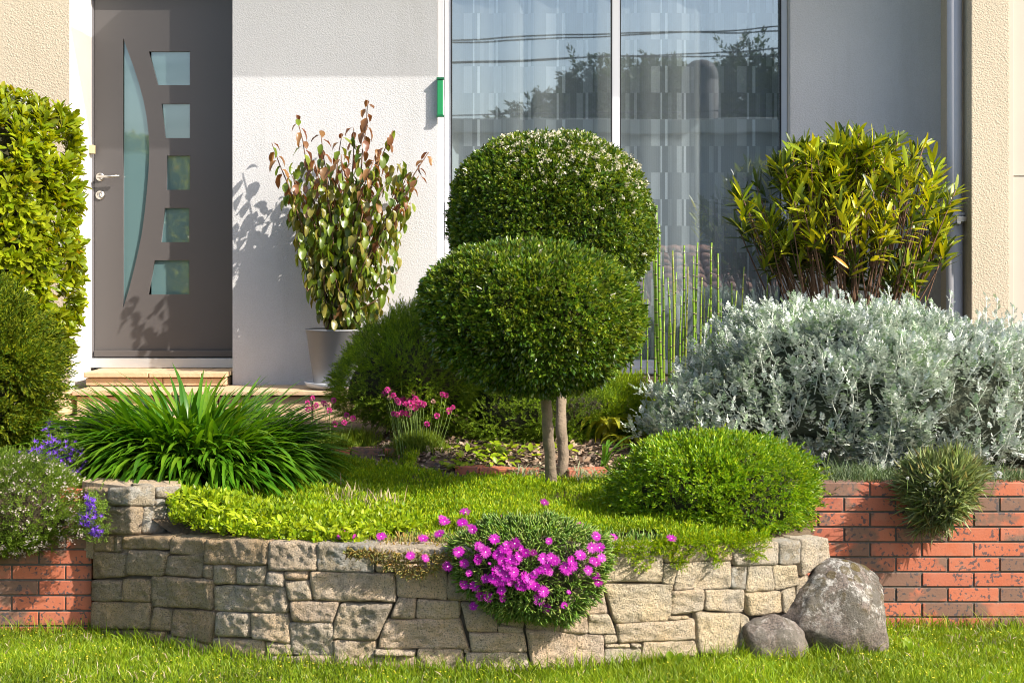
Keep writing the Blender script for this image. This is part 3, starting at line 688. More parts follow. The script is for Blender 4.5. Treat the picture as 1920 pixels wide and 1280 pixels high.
bl = empty('brick_wall', (-2.2, YL, 0), 'low red flashed brick wall at the left under the white flowering plant', 'wall', 'low flashed brick walls of the front garden')
brick_wall(bl, YL, -420, 172, 916.5, 28.75, 101, 21.5+50.5, 10)

# ------------------------------------------------------------ boulders
def m_boulder():
    m, nt, p, o = newmat('lichened_boulder'); n = N(nt); v = n.tex(); g = n.a('NewGeometry'); s = n.a('SeparateXYZ'); n.l(g.outputs['Position'], s.inputs[0])
    c = n.ramp(n.noise(v, 6, 6, .7), [(.3, (.15, .12, .10)), (.5, (.25, .20, .165)), (.7, (.42, .33, .25))])
    c = n.mix(n.ramp(n.noise(v, 110, 3, .7), [(.40, .75), (.52, 0)]), c, (.08, .07, .065))
    zz = n.math('MULTIPLY', n.math('ADD', n.math('MULTIPLY', s.outputs[2], 2.6), n.noise(v, 5, 4)), .5)
    c = n.mix(n.math('MULTIPLY', n.ramp(n.noise(v, 13, 6, .75), [(.46, 0), (.53, .75)]), n.ramp(zz, [(.32, 0), (.50, 1)])), c, (.56, .54, .49))
    c = n.mix(n.math('MULTIPLY', n.ramp(n.noise(v, 12, 8, .8, .2), [(.46, 0), (.52, .85)]), n.ramp(zz, [(.25, 0), (.45, 1)])), c, (.085, .07, .05))
    sp = n.math('ADD', n.vor(v, 17), n.math('MULTIPLY', n.noise(v, 50, 3), .3))
    moss = n.math('MULTIPLY', n.ramp(sp, [(.56, 1), (.61, 0)]), n.ramp(zz, [(.50, 0), (.66, 1)]))
    c = n.mix(n.math('MULTIPLY', moss, .85), c, (.10, .07, .012)); n.l(c, p.inputs['Base Color']); p.inputs['Roughness'].default_value = .95
    h = n.math('ADD', n.noise(v, 14, 10, .76), n.math('MULTIPLY', moss, .25)); n.bump(h, p, .9, .035); return m
MBO = m_boulder()
def rock(outline, Y, ry, c, name, label, sub=5, seed=4, lump=.05):
    b = Blob(outline, Y, ry, c); bm = bmesh.new(); bmesh.ops.create_icosphere(bm, subdivisions=sub, radius=1)
    d = norm(np.array([v.co[:] for v in bm.verts])); T = np.array([[v.index for v in g.verts] for g in bm.faces]); bm.free()
    d2 = norm(np.sign(d)*np.abs(d)**.72)
    k = 1+lump*sn(d2, seed, 3)+.03*sn(d2, seed+1, 8)+.02*np.abs(sn(d2, seed+2, 18))+.012*sn(d2, seed+3, 45)
    rr = np.random.default_rng(seed+40); dcut = np.ones(len(d2))*9
    for _ in range(26):
        nn = norm(rr.normal(size=3)); c_ = rr.uniform(.84, .97); q = d2@nn; dcut = np.minimum(dcut, np.where(q > .05, c_/np.maximum(q, .05), 9))
    k = np.minimum(k, dcut*1.02+.012*sn(d2, seed+7, 16)+.008*sn(d2, seed+8, 38))
    V = b.at(d2, k); cc = V.mean(0)
    return tag(mk(name, tris_mesh(name, V-cc, T, MBO, smooth=True), None, None, tl(cc)), label, 'rock')
rock([(1468,1110),(1490,1090),(1530,1058),(1560,1049),(1592,1048),(1620,1062),(1645,1095),(1660,1135),(1668,1180),(1668,1225),(1600,1260),(1500,1260),(1462,1200),(1440,1160)], 6.42, .23, (1570, 1160), 'boulder', 'large rounded lichen covered boulder against the end of the stone wall')
rock([(1392,1170),(1410,1155),(1450,1150),(1490,1165),(1510,1185),(1524,1215),(1500,1250),(1400,1250),(1385,1210)], 6.22, .11, (1452, 1205), 'boulder', 'small low rock on the lawn in front of the large boulder', seed=9)

# ------------------------------------------------------------ brick edgings in the bed
def laid_bricks(root, pts, px_len, h=.05):
    for (xa, ya, Ya, xb, Yb, zt) in pts:
        a = np.array([XP(xa, Ya), Ya]); b = np.array([XP(xb, Yb), Yb]); d = b-a; L = np.linalg.norm(d)
        me = brick_mesh(L-.006, .058, .10); ang = math.atan2(d[1], d[0])
        m = Matrix.Translation(((a[0]+b[0])/2, (a[1]+b[1])/2, zt-.029)) @ Matrix.Rotation(ang, 4, 'Z') @ Matrix.Rotation(random.gauss(0, .015), 4, 'Y')
        mk('brick', me, root, None, m)
e1 = empty('brick_edging', (-.8, 8.0, .6), 'short row of bricks edging the raised bed beside the pink thrift clump', 'edging')
laid_bricks(e1, [(720, 0, 8.0, 763, 8.0, .640), (658, 0, 8.0, 719, 8.01, .640), (588, 0, 8.0, 657, 8.0, .638), (520, 0, 8.0, 587, 8.02, .636)], 0)
laid_bricks(e1, [(722, 0, 8.0, 763, 8.0, .580), (660, 0, 8.0, 721, 8.01, .580)], 0)
mk('brick', brick_mesh(.2, .058, .10), e1, None, Matrix.Translation((XP(763, 8.0)-.002, 8.12, .605)) @ Matrix.Rotation(math.pi/2, 4, 'Z'))
e2 = empty('brick_edging', (0, 7.5, .55), 'red brick edging between the bark mulch and the green ground cover', 'edging')
laid_bricks(e2, [(798, 0, 7.72, 851, 7.66, .605), (852, 0, 7.62, 897, 7.56, .598), (898, 0, 7.56, 962, 7.53, .594), (963, 0, 7.53, 1012, 7.53, .590), (1066, 0, 7.53, 1140, 7.56, .590)], 0)

# ------------------------------------------------------------ greenery materials
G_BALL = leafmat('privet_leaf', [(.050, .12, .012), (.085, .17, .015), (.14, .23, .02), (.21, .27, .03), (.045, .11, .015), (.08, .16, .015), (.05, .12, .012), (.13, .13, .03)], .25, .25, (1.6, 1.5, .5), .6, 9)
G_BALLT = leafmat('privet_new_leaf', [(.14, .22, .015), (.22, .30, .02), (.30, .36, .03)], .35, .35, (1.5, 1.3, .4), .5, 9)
G_BOX = leafmat('box_leaf', [(.08, .20, .007), (.15, .29, .010), (.24, .38, .012), (.38, .46, .02)], .33, .32, (1.6, 1.5, .4), .6, 8, cl=.25)
G_CREAM = leafmat('cream_blossom', [(.72, .66, .48), (.8, .76, .62)], .6, .3, (1.1, 1.1, 1.0), .2, 9, cl=.1)
G_ROSE = leafmat('rosemary_leaf', [(.08, .15, .015), (.14, .25, .018), (.24, .36, .022), (.34, .45, .03)], .45, .3, (1.5, 1.5, .5), .3, 5)
G_HEDGE = [leafmat('hedge_leaf', [(.19, .29, .008), (.28, .37, .01), (.38, .43, .02), (.15, .23, .01)], .25, .4, (1.5, 1.25, .3), .6, 5, cl=.25),
           leafmat('hedge_leaf_gold', [(.34, .34, .02), (.42, .30, .02)], .3, .4, (1.3, 1.1, .3), .5, 5, cl=.2)]
G_CON = leafmat('conifer_leaf', [(.04, .085, .006), (.08, .14, .006), (.17, .22, .008), (.26, .27, .012)], .6, .2, (1.5, 1.4, .4), .2, 7)
G_AGA = leafmat('strap_leaf', [(.035, .13, .008), (.06, .18, .010), (.11, .25, .014), (.18, .30, .02)], .27, .3, (1.6, 1.5, .4), .5, 4, cl=.2)
G_AGAO = leafmat('strap_leaf_single', [(.030, .105, .008), (.05, .15, .010), (.085, .20, .012), (.16, .25, .012)], .34, .3, (1.6, 1.5, .4), .5, 4, True, .2)
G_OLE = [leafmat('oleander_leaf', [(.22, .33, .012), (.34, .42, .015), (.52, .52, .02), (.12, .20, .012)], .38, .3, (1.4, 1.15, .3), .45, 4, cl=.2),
         leafmat('oleander_shaded_leaf', [(.045, .08, .010), (.08, .12, .012)], .4, .3, (1.4, 1.3, .4), .4, 4, cl=.2)]  # darker copy for rear and lower leaves, their shade is in the colour
G_POT = [leafmat('potted_green_leaf', [(.06, .12, .012), (.12, .19, .015), (.24, .29, .025)], .33, .32, (1.5, 1.3, .4), .6, 8, cl=.2),
         leafmat('potted_olive_leaf', [(.19, .20, .03), (.25, .22, .04), (.10, .13, .02)], .33, .3, (1.4, 1.2, .5), .6, 8, cl=.2),
         leafmat('potted_bronze_leaf', [(.20, .075, .035), (.28, .15, .05), (.15, .06, .03)], .35, .3, (1.5, .9, .5), .6, 8, cl=.2)]
G_SILV = [leafmat('silver_leaf', [(.50, .56, .53), (.60, .65, .62), (.74, .77, .75), (.30, .42, .31)], .75, .15, (1.0, 1.05, .9), .2, 3.5, cl=.2),
          leafmat('silver_green_leaf', [(.30, .42, .27), (.42, .52, .38)], .75, .2, (1.1, 1.2, .8), .2, 4, cl=.2)]
G_LIME = leafmat('lime_leaf', [(.20, .33, .010), (.29, .42, .012), (.42, .50, .02), (.11, .22, .012)], .4, .38, (1.5, 1.35, .4), .45, 6, cl=.22)
G_MAT = leafmat('ground_cover_leaf', [(.12, .25, .008), (.22, .37, .010), (.35, .47, .012), (.48, .52, .02)], .45, .35, (1.5, 1.4, .4), .35, 5, cl=.25)
G_ICE = leafmat('ice_plant_leaf', [(.08, .18, .02), (.14, .26, .03), (.21, .32, .05), (.32, .36, .09)], .3, .2, (1.4, 1.4, .5), .5, 9, cl=.2)
G_ICEO = leafmat('ice_plant_orange_leaf', [(.30, .24, .05), (.42, .24, .06), (.36, .33, .10), (.2, .25, .05)], .35, .2, (1.3, 1.1, .5), .5, 9, cl=.2)
G_LAWN = leafmat('grass_blade', [(.12, .23, .010), (.19, .31, .012), (.27, .37, .018), (.34, .40, .03)], .45, .35, (1.5, 1.35, .4), .3, 2.5, cl=.28)
G_TUFT = leafmat('thrift_leaf', [(.09, .16, .012), (.16, .24, .015), (.24, .29, .03)], .5, .3, (1.5, 1.4, .4), .3, 6, cl=.2)
G_GREYG = leafmat('dianthus_leaf', [(.34, .42, .20), (.46, .52, .28), (.22, .32, .12), (.42, .34, .18)], .55, .4, (1.2, 1.2, .7), .3, 6, cl=.2)
G_YEL = leafmat('yellow_strap_leaf', [(.30, .36, .02), (.42, .44, .03), (.50, .46, .06)], .4, .4, (1.3, 1.15, .3), .4, 6, cl=.15)
G_VARI = leafmat('variegated_blade', [(.45, .48, .30), (.3, .36, .2), (.55, .55, .42)], .5, .3, (1.1, 1.1, .8), .3, 6, cl=.1)
G_DRY = leafmat('dry_stalk', [(.40, .32, .20), (.50, .40, .27), (.30, .20, .13)], .8, .1, (1, 1, 1), .2, 6, cl=.1)
G_PINK = leafmat('magenta_petal', [(.46, .006, .40), (.54, .012, .47), (.36, .004, .33)], .5, .35, (1.2, .8, 1.2), .3, 9, cl=.05)
G_PINKB = leafmat('magenta_petal_varied', [(.34, .004, .28), (.48, .01, .42), (.60, .03, .50), (.44, .008, .32)], .5, .35, (1.2, .8, 1.2), .3, 9, True, .05)
G_PINKC = plain('pale_flower_centre', (.85, .7, .72), .7)
G_THR = leafmat('thrift_petal', [(.70, .06, .34), (.80, .12, .42), (.60, .05, .30)], .6, .25, (1.1, .8, 1.0), .2, 9, cl=.05)
G_THRP = leafmat('pale_thrift_petal', [(.62, .34, .30), (.60, .40, .32)], .7, .2, (1, 1, 1), .2, 9, cl=.05)
G_PUR = leafmat('violet_petal', [(.14, .035, .55), (.22, .07, .66), (.30, .13, .70)], .5, .35, (1.1, .9, 1.2), .3, 9, cl=.08)
G_WHT = leafmat('white_petal', [(.75, .74, .68), (.8, .8, .78)], .6, .35, (1, 1, 1), .2, 9, cl=.03)
G_HORSE, nt_, p_, o_ = newmat('horsetail_stem'); n_ = N(nt_); v_ = n_.a('NewGeometry').outputs['Position']; s_ = n_.a('SeparateXYZ'); n_.l(v_, s_.inputs[0])
f_ = n_.math('FRACT', n_.math('ADD', n_.math('MULTIPLY', s_.outputs[2], 13.5), n_.math('MULTIPLY', n_.a('ObjectInfo').outputs['Random'], 7.0)))
c_ = n_.ramp(f_, [(0, (.01, .012, .005)), (.07, (.02, .015, .008)), (.09, (.60, .50, .26)), (.17, (.14, .27, .015)), (.85, (.20, .34, .02)), (1, (.12, .20, .015))])
n_.l(n_.mix(n_.ramp(n_.a('ObjectInfo').outputs['Random'], [(.6, 0), (1, .6)]), c_, (.30, .27, .05)), p_.inputs['Base Color']); p_.inputs['Roughness'].default_value = .4
M_BARK = plain('grey_brown_bark', (.26, .20, .14), .9, nscale=25, col2=(.17, .13, .095), bump=.8, bscale=60, bdist=.008)
M_TWIG = plain('dark_twigs', (.075, .048, .028), .95, nscale=30, col2=(.03, .03, .012), bump=1, bscale=70, bdist=.02)
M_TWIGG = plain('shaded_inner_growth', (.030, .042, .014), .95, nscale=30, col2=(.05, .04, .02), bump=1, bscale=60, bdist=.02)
M_STEM = plain('red_brown_stem', (.20, .10, .06), .7, nscale=20, col2=(.13, .08, .05), bump=.3)
M_SSTEM = plain('woolly_white_stem', (.62, .64, .56), .85)
M_GST = plain('green_stalk', (.16, .24, .05), .6)

# ------------------------------------------------------------ lawn
def blades(name, X, Yv, Z, h, wdt, mat, kind, root=None, lean=.35, label=None, bend=.35):
    n = len(X); pos = np.stack([X, Yv, Z], 1); az = rng.uniform(0, 6.283, n); ln = np.abs(rng.normal(size=n))*lean
    d = np.stack([np.cos(az)*np.sin(ln), np.sin(az)*np.sin(ln), np.cos(ln)], 1)
    side = norm(np.cross(d, rng.normal(size=(n, 3)))); w = wdt*rng.uniform(.7, 1.3, n)[:, None]; h = h[:, None]
    hor = np.stack([np.cos(az), np.sin(az), az*0], 1)
    b0 = pos-side*w*.5; b1 = pos+side*w*.5; m0 = pos+d*h*.55-side*w*.4; m1 = pos+d*h*.55+side*w*.4; tp = pos+d*h+hor*h*bend*rng.random((n, 1))-np.array([0, 0, 1])*h*.08
    V = np.stack([b0, b1, m1, m0, tp], 1).reshape(-1, 3); T = np.array([(0, 1, 2), (0, 2, 3), (3, 2, 4)])[None]+(np.arange(n)*5)[:, None, None]
    o = mk(name, tris_mesh(name, V, T.reshape(-1, 3), mat), root)
    return tag(o, label, None, None, kind)
def front_limit(X): return np.where(X < XP(170, 6.7), YL, np.where(X > XP(1540, 6.4), YR, YwX(X)))-.01
n = 250000; X = rng.uniform(-3.4, 3.6, n); Yv = rng.uniform(5.15, 6.86, n); q = Yv < front_limit(X); X, Yv = X[q], Yv[q]
dens = sn(np.stack([X*9, Yv*9, X*0], 1), 2, .5); q = rng.random(len(X)) < .8+.2*dens; X, Yv = X[q], Yv[q]
near = front_limit(X)-Yv; h = rng.uniform(.022, .045, len(X))*(1+.25*sn(np.stack([X*5, Yv*5, X*0], 1), 4, .6))+(near < .07)*rng.random(len(X))**3*.07
blades('grass', X, Yv, lawnz(X, Yv)-.004, h, .0042, G_LAWN, 'stuff', label='short green lawn grass in front of the walls', lean=.45)
n = 260; X = rng.uniform(-2.6, 2.8, n); Yv = front_limit(X)-np.abs(rng.normal(size=n))*.03-.01
blades('grass', X, Yv, lawnz(X, Yv), rng.uniform(.06, .13, n), .0035, G_LAWN, 'stuff', label='taller grass blades left along the foot of the walls', lean=.35, bend=.6)
n = 420; px = np.concatenate([rng.uniform(1455, 1680, 300), rng.uniform(1388, 1530, 120)]); Yv = np.concatenate([np.interp(px[:300], [1455, 1500, 1600, 1680], [6.27, 6.18, 6.2, 6.4])-np.abs(rng.normal(size=300))*.02, 6.10-np.abs(rng.normal(size=120))*.015]); X = XP(px, Yv)
blades('grass', X, Yv, lawnz(X, Yv), rng.uniform(.03, .10, n), .0042, G_LAWN, 'stuff', label='longer grass growing against the two boulders', lean=.4, bend=.6)
n = 2600; X = rng.uniform(-3, 3.2, n); Yv = rng.uniform(5.2, 6.8, n); q = Yv < front_limit(X)-.02; X, Yv = X[q], Yv[q]
blades('dry_grass', X, Yv, lawnz(X, Yv)+.008, rng.uniform(.02, .045, len(X)), .004, G_DRY, 'stuff', label='dry straw coloured blades among the lawn grass', lean=1.0)
# minute yellow flowers in the lawn
n = 1500; X = rng.uniform(-3, 3, n); Yv = rng.uniform(5.2, 6.7, n); q = (Yv < front_limit(X)-.05); X, Yv = X[q], Yv[q]
fl5 = join([(np.array([(0,0,0),(.5*math.cos(a-.5),.5*math.sin(a-.5),.1),(math.cos(a),math.sin(a),.15),(.5*math.cos(a+.5),.5*math.sin(a+.5),.1)]), np.array([(0,1,2),(0,2,3)])) for a in [i*1.2566 for i in range(5)]])
pos = np.stack([X, Yv, lawnz(X, Yv)+.032], 1); R = frames(norm(rng.normal(size=(len(X), 3))*[1, 1, .3]), np.tile([0, -.5, 1.], (len(X), 1)))
V, T = inst(fl5, pos, R, np.full(len(X), .0045))
tag(mk('lawn_flowers', tris_mesh('lawn_flowers', V, T, plain('tiny_yellow_petal', (.6, .5, .03), .6))), 'minute yellow flowers sprinkled through the lawn', None, None, 'stuff')
# broad weed leaves at the foot of the wall
for (px, py, sz) in ((1262, 1226, .05), (1705, 1180, .05), (1575, 1205, .035)):
    Yq = float(front_limit(np.array([XP(px, 6.1)]))[0])-.06 if px < 1500 else 6.3
    pos = np.tile([XP(px, Yq), Yq, float(lawnz(0, Yq))+.01], (5, 1)); d = norm(np.stack([rng.normal(size=5)*.5, rng.normal(size=5)*.4-.2, np.full(5, .8)], 1))
    V, T = inst(leaf8(.5, .08, .2), pos, frames(d, np.tile([0, -1, .3], (5, 1))), sz*rng.uniform(.8, 1.5, 5))
    tag(mk('weed', tris_mesh('weed', V, T, G_LAWN, smooth=True)), {1262: 'small broad leaved weed at the foot of the pale stone wall', 1705: 'small broad leaved weed at the foot of the brick wall', 1575: 'small weed in the grass at the foot of the large boulder'}[px], 'weed')

# ------------------------------------------------------------ topiary trees
def topiary(outline, Y, ry, c, trunk, label, seed, blossoms):
    b = Blob(outline, Y, ry, c); base = trunk[0]
    t = empty('topiary_tree', tuple(base), label, 'tree', 'ball clipped topiary trees')
    pts = [base]+trunk[1:]; pp_ = [lerp(np.array(pts[i]), np.array(pts[i+1]), u)+rng.normal(size=3)*[.0015, .0015, 0] for i in range(len(pts)-1) for u in (0, .2, .4, .6, .8)]+[np.array(pts[-1])]
    V, T = tube(pp_, [lerp(.030, .023, i/len(pp_))*random.uniform(.94, 1.07) for i in range(len(pp_))], 0, 12); tr = mk('trunk', tris_mesh('trunk', V, T, M_BARK, smooth=True), t)
    top = np.array(pts[-1]); L = []
    for i in range(16):
        d = norm(np.array([random.gauss(0, 1), random.gauss(0, 1), .5+random.random()])); e = b.at(norm(d*np.array([1, 1, .5])), .75)
        L.append(tube([top-[0, 0, .05], lerp(top, e, .4)+[0, 0, -.02], e], .014, .004, 5))
    V, T = join(L); mk('branch', tris_mesh('branch', V, T, M_BARK, smooth=True), t)
    crown = b.core('crown', M_TWIG, t, .87, .03, 5, 5, True, seed)
    sp = sprig(6, .62, .52, .8, 62, seed=seed)
    d = rsph(13500); d = d[(sn(d, seed+11, 9) < 1.35) | (rng.random(len(d)) < .35)]
    foliage(t, b, sp, 0, .040, G_BALL, 'foliage', .035, 5, .07, .8, .9, .15, seed, dirs=d, kmax=.965)
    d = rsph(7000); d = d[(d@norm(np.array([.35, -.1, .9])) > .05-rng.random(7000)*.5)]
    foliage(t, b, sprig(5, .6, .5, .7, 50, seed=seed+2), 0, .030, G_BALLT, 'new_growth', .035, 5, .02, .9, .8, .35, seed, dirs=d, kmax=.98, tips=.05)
    if blossoms:
        d = rsph(blossoms*3); w = d@norm(np.array([.40, -.25, .85])); d = d[rng.random(len(d)) < np.clip((w-.35)*1.5, .012, 1)][:blossoms]
        k = 1.03+.035*sn(d, seed, 5); cl = 10; p = np.repeat(b.at(d, k), cl, 0)+rng.normal(size=(len(d)*cl, 3))*.0065
        ld = norm(np.repeat(b.nrm(d), cl, 0)+rng.normal(size=(len(p), 3))*.8)
        V, T = inst(leaf2(.75, .15, .0, .6), p, frames(ld), .0118*rng.uniform(.7, 1.3, len(p))); mk('blossom', tris_mesh('blossom', V, T, G_CREAM), t)
    return t
g1 = float(gz(.2, 7.35))
topiary([(790,570),(800,526),(830,495),(870,472),(930,462),(1000,461),(1070,470),(1130,488),(1175,515),(1200,560),(1204,600),(1195,645),(1165,690),(1120,715),(1060,732),(1000,736),(940,728),(880,705),(830,670),(800,620)],
        7.06, .42, (997, 590), [P(1034, 915, 7.38)*[1, 1, 0]+[0, 0, g1-.04], P(1031, 860, 7.32), P(1026, 790, 7.24), P(1024, 735, 7.18), P(1020, 680, 7.1)], 'front topiary tree with a wide flattened leafy ball on a slim trunk', 3, 40)
topiary([(838,410),(846,345),(878,302),(930,268),(990,253),(1040,249),(1100,259),(1152,284),(1194,318),(1215,380),(1225,430),(1222,470),(1208,505),(1180,528),(1120,545),(1040,555),(950,548),(890,520),(850,470)],
        7.88, .38, (1035, 400), [P(1053, 908, 7.6)*[1, 1, 0]+[0, 0, g1], P(1057, 860, 7.6), P(1052, 800, 7.6), P(1052, 740, 7.68), P(1046, 620, 7.74), P(1040, 500, 7.8)], 'rear topiary tree with a tall round ball dotted with cream blossom', 5, 720)

# ------------------------------------------------------------ clipped box bush
bx = Blob([(1140,930),(1150,890),(1185,850),(1235,828),(1290,820),(1360,818),(1420,824),(1470,840),(1510,865),(1530,900),(1533,940),(1515,980),(1480,1010),(1420,1030),(1330,1030),(1260,1015),(1200,985),(1155,960)], 6.72, .36, (1340, 925))
t = empty('box_bush', (bx.c[0], 6.72, .45), 'low rounded bright green box bush spilling over the end of the stone wall', 'bush')
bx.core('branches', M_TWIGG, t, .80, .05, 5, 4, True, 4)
foliage(t, bx, sprig(8, .42, .42, 1.0, 55, seed=8), 10500, .043, G_BOX, 'foliage', .06, 7, .09, .9, .8, .2, 9, tips=.09, kmax=.94)

# ------------------------------------------------------------ rosemary like mounds behind the trees
def mound(name, outline, Y, ry, c, n, label, seed, size=.06, mat=G_ROSE, tp=None, cat='shrub', lump=.10, depth=.16, nl=14, core=.8, coremat=None):
    b = Blob(outline, Y, ry, c); t = empty(name, (b.c[0], Y, float(gz(b.c[0], Y))), label, cat)
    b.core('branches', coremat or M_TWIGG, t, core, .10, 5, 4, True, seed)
    foliage(t, b, tp or sprig(nl, .30, .16, 1.0, 45, seed=seed), n, size, mat, 'foliage', lump, 5, depth, .9, .8, .45, seed, tips=.12); return t, b
mound('evergreen_shrub', [(628,760),(640,710),(665,660),(700,620),(745,590),(790,578),(840,590),(885,640),(900,700),(890,770),(860,800),(800,800),(740,790),(690,775),(650,775)], 8.42, .40, (770, 700), 6500, 'dark mounded needle leaved shrub beside the grey plant pot', 12)
mound('evergreen_shrub', [(850,745),(880,715),(930,700),(1000,700),(1080,705),(1140,715),(1185,730),(1195,770),(1180,810),(1130,830),(1050,835),(970,840),(900,835),(860,800)], 8.45, .36, (1020, 770), 7500, 'low spreading needle leaved shrub behind the two topiary trunks', 13, .055)

# ------------------------------------------------------------ conifer and hedge on the left
t, b = mound('conifer', [(-330,560),(-200,470),(-60,500),(10,545),(45,570),(75,615),(110,655),(110,700),(92,735),(84,800),(60,850),(20,862),(-60,870),(-330,870)], 7.75, .55, (-100, 690), 0+300, 'dark clipped conifer with feathery tufts in front of the hedge', 14, .05, G_CON, coremat=M_TWIGG, core=.66)
bpy.data.objects.remove([o for o in t.children if o.name.startswith('foliage')][0])
tuft = sprig(10, .45, .36, 1.0, 42, seed=5)
d = rsph(300); pads = []
for i in range(len(d)):
    c0 = b.at(d[i:i+1], .76+rng.random()*.20)[0]; 
    m = 52; u = rsph(m); u[:, 2] *= .8; rr = rng.uniform(.06, .135); p = c0+u*rr*rng.uniform(.5, 1, (m, 1)); ld = norm(u+b.nrm(d[i:i+1])*.5+[0, -.1, .25])
    pads.append((p, ld))
p = np.concatenate([a for a, _ in pads]); ld = np.concatenate([a for _, a in pads]); V, T = inst(tuft, p, frames(ld), .052*rng.uniform(.7, 1.3, len(p)))
mk('foliage', tris_mesh('foliage', V, T, G_CON), t)
hb = Blob([(-420,175),(-100,168),(10,178),(40,188),(75,204),(108,218),(134,240),(140,285),(140,340),(142,380),(128,430),(132,480),(135,520),(132,570),(130,620),(110,660),(60,720),(-420,760)], 8.55, .50, (-110, 430))
t = empty('hedge', (hb.c[0], 8.55, .6), 'tall glossy yellow green hedge at the left of the front door', 'hedge')
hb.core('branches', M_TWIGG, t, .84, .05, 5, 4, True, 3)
nw = 1900; d = rsph(nw*2); d = d[d[:, 1] < .45][:nw]; nr = hb.nrm(d); cpos = hb.at(d, .93+.035*sn(d, 5, 6)+rng.random(len(d))*.06)
ax = norm(nr*.9+rng.normal(size=nr.shape)*.35+[0, 0, .45]); PP = []; DD = []; UU = []; SS = []
for k in range(9):
    fr = frames(ax); a = k*2.4; tl_ = .35+.75*(k/9.0); dd = fr[:, :, 0]*math.cos(a)*tl_+fr[:, :, 2]*math.sin(a)*tl_+ax*(1.15-.4*k/9)
    PP.append(cpos+ax*.02*(9-k)/9.); DD.append(dd); UU.append(ax); SS.append(rng.uniform(.06, .095, len(ax)))
p, dd, uu, ss = np.concatenate(PP), np.concatenate(DD), np.concatenate(UU), np.concatenate(SS)
mi = (rng.random(len(p)) < .025).astype(int)
key = -p[:, 1]*3+rng.random(len(p))*2-(p[:, 0] < XP(-5, 8.2))*10
scatter(t, [leaf8(.32, .05, .10, prof=(.15, .35, .75, 1, .8, .12)), leaf8(.30, .07, .25, prof=(.15, .35, .75, 1, .8, .12))], p, frames(dd, uu), ss, (G_HEDGE, mi), key=key)
d = rsph(500); d = d[(d[:, 1] < -.2) & (d[:, 0] > -.1)][:26]; p = np.repeat(hb.at(d, 1.04), 14, 0)+rng.normal(size=(len(d)*14, 3))*.014
V, T = inst(fl5, p, frames(rsph(len(p))), np.full(len(p), .008)); mk('blossom', tris_mesh('blossom', V, T, G_WHT), t)

# ------------------------------------------------------------ arching strap leaved clump
ay, ax0 = 7.45, XP(362, 7.45); t = empty('agapanthus_clump', (ax0, ay, .55), 'big dense clump of arching dark green strap leaves below the doorstep', 'plant')
tp = [strap(w, e, b, 7) for w, e, b in ((.038, 1.25, 1.5), (.040, 1.1, 1.3), (.036, 1.3, 1.0), (.042, .95, 1.6), (.038, .8, 1.2), (.036, 1.15, 1.9))]
n = 1900; ang = rng.uniform(0, 6.283, n); rr = np.sqrt(rng.random(n)); pos = np.stack([ax0+np.cos(ang)*rr*.36, ay+np.sin(ang)*rr*.26, np.full(n, .52)], 1)
dirang = ang+rng.normal(size=n)*.45; pos[:, 2] = gz(pos[:, 0], pos[:, 1])-.01
d = np.stack([np.cos(dirang), np.sin(dirang), np.zeros(n)], 1); tilt = np.clip(1.25-rr*1.15+rng.normal(size=n)*.22, .0, 1.5)
base_e = 0.0; up = np.tile([0, 0, 1.], (n, 1)); R = frames(d, up)
# raise inner leaves: turn each leaf frame about its own x axis
Rx = []
for i in range(n):
    e = float(np.clip((1-rr[i])*.42-.22+random.gauss(0, .12), -.5, .5)); Rx.append(R[i] @ rotm('X', e))
scatter(t, tp, pos, np.array(Rx), np.clip(rng.normal(size=n)*.05+.57, .4, .66), [G_AGAO, G_AGA] if False else [G_AGA], key=-pos[:, 1]*1.2+rng.random(n)*1.5+(rr > .6)*.3, npart=300)

# ------------------------------------------------------------ potted shrub with pot and saucer
PX, PY = XP(637, 9.46), 9.46
def lathe(prof, c, n=48):
    V = []; T = []
    for r, z in prof:
        for k in range(n): a = 2*math.pi*k/n; V.append((c[0]+r*math.cos(a), c[1]+r*math.sin(a), z))
    for i in range(len(prof)-1):
        for k in range(n): A = i*n+k; B = i*n+(k+1) % n; T.append((A, B, B+n, A+n))
    return np.array(V), np.array(T)
MPOT = plain('grey_metal_pot', (.27, .275, .29), .45, .1, nscale=4, col2=(.24, .24, .25), bump=.1, bscale=20)
sc = empty('saucer', (PX, PY, ZT)); tag(sc, 'shallow white plastic saucer under the grey plant pot', 'saucer')
V, T = lathe([(.001, ZT+.004), (.195, ZT+.004), (.225, ZT+.04), (.218, ZT+.042), (.19, ZT+.012), (.001, ZT+.011)], (PX-.0, PY)); mk('dish', tris_mesh('dish', V, T, plain('clear_white_plastic', (.66, .68, .72), .3), smooth=False), sc)
zt_ = ZP(616, PY)+.0
po = empty('plant_pot', (PX, PY, ZT+.013)); tag(po, 'tapered grey metallic pot holding the tall bronze leaved shrub', 'pot')
V, T = lathe([(.001, ZT+.014), (.158, ZT+.014), (.162, ZT+.02), (.212, zt_-.012), (.216, zt_-.01), (.216, zt_), (.204, zt_), (.200, zt_-.03), (.001, zt_-.03)], (PX, PY)); mk('pot_body', tris_mesh('pot_body', V, T, MPOT, smooth=False), po)
for pl in bpy.data.objects['pot_body'].data.polygons: pl.use_smooth = abs(pl.normal[2]) < .5
V, T = lathe([(.001, zt_-.022), (.20, zt_-.024)], (PX, PY), 32); mk('potting_soil', tris_mesh('potting_soil', V, T, MSOIL), po)
ps = empty('potted_shrub', (PX, PY, zt_-.02)); tag(ps, 'tall upright shrub with drooping green and bronze leaves in the grey pot', 'shrub')
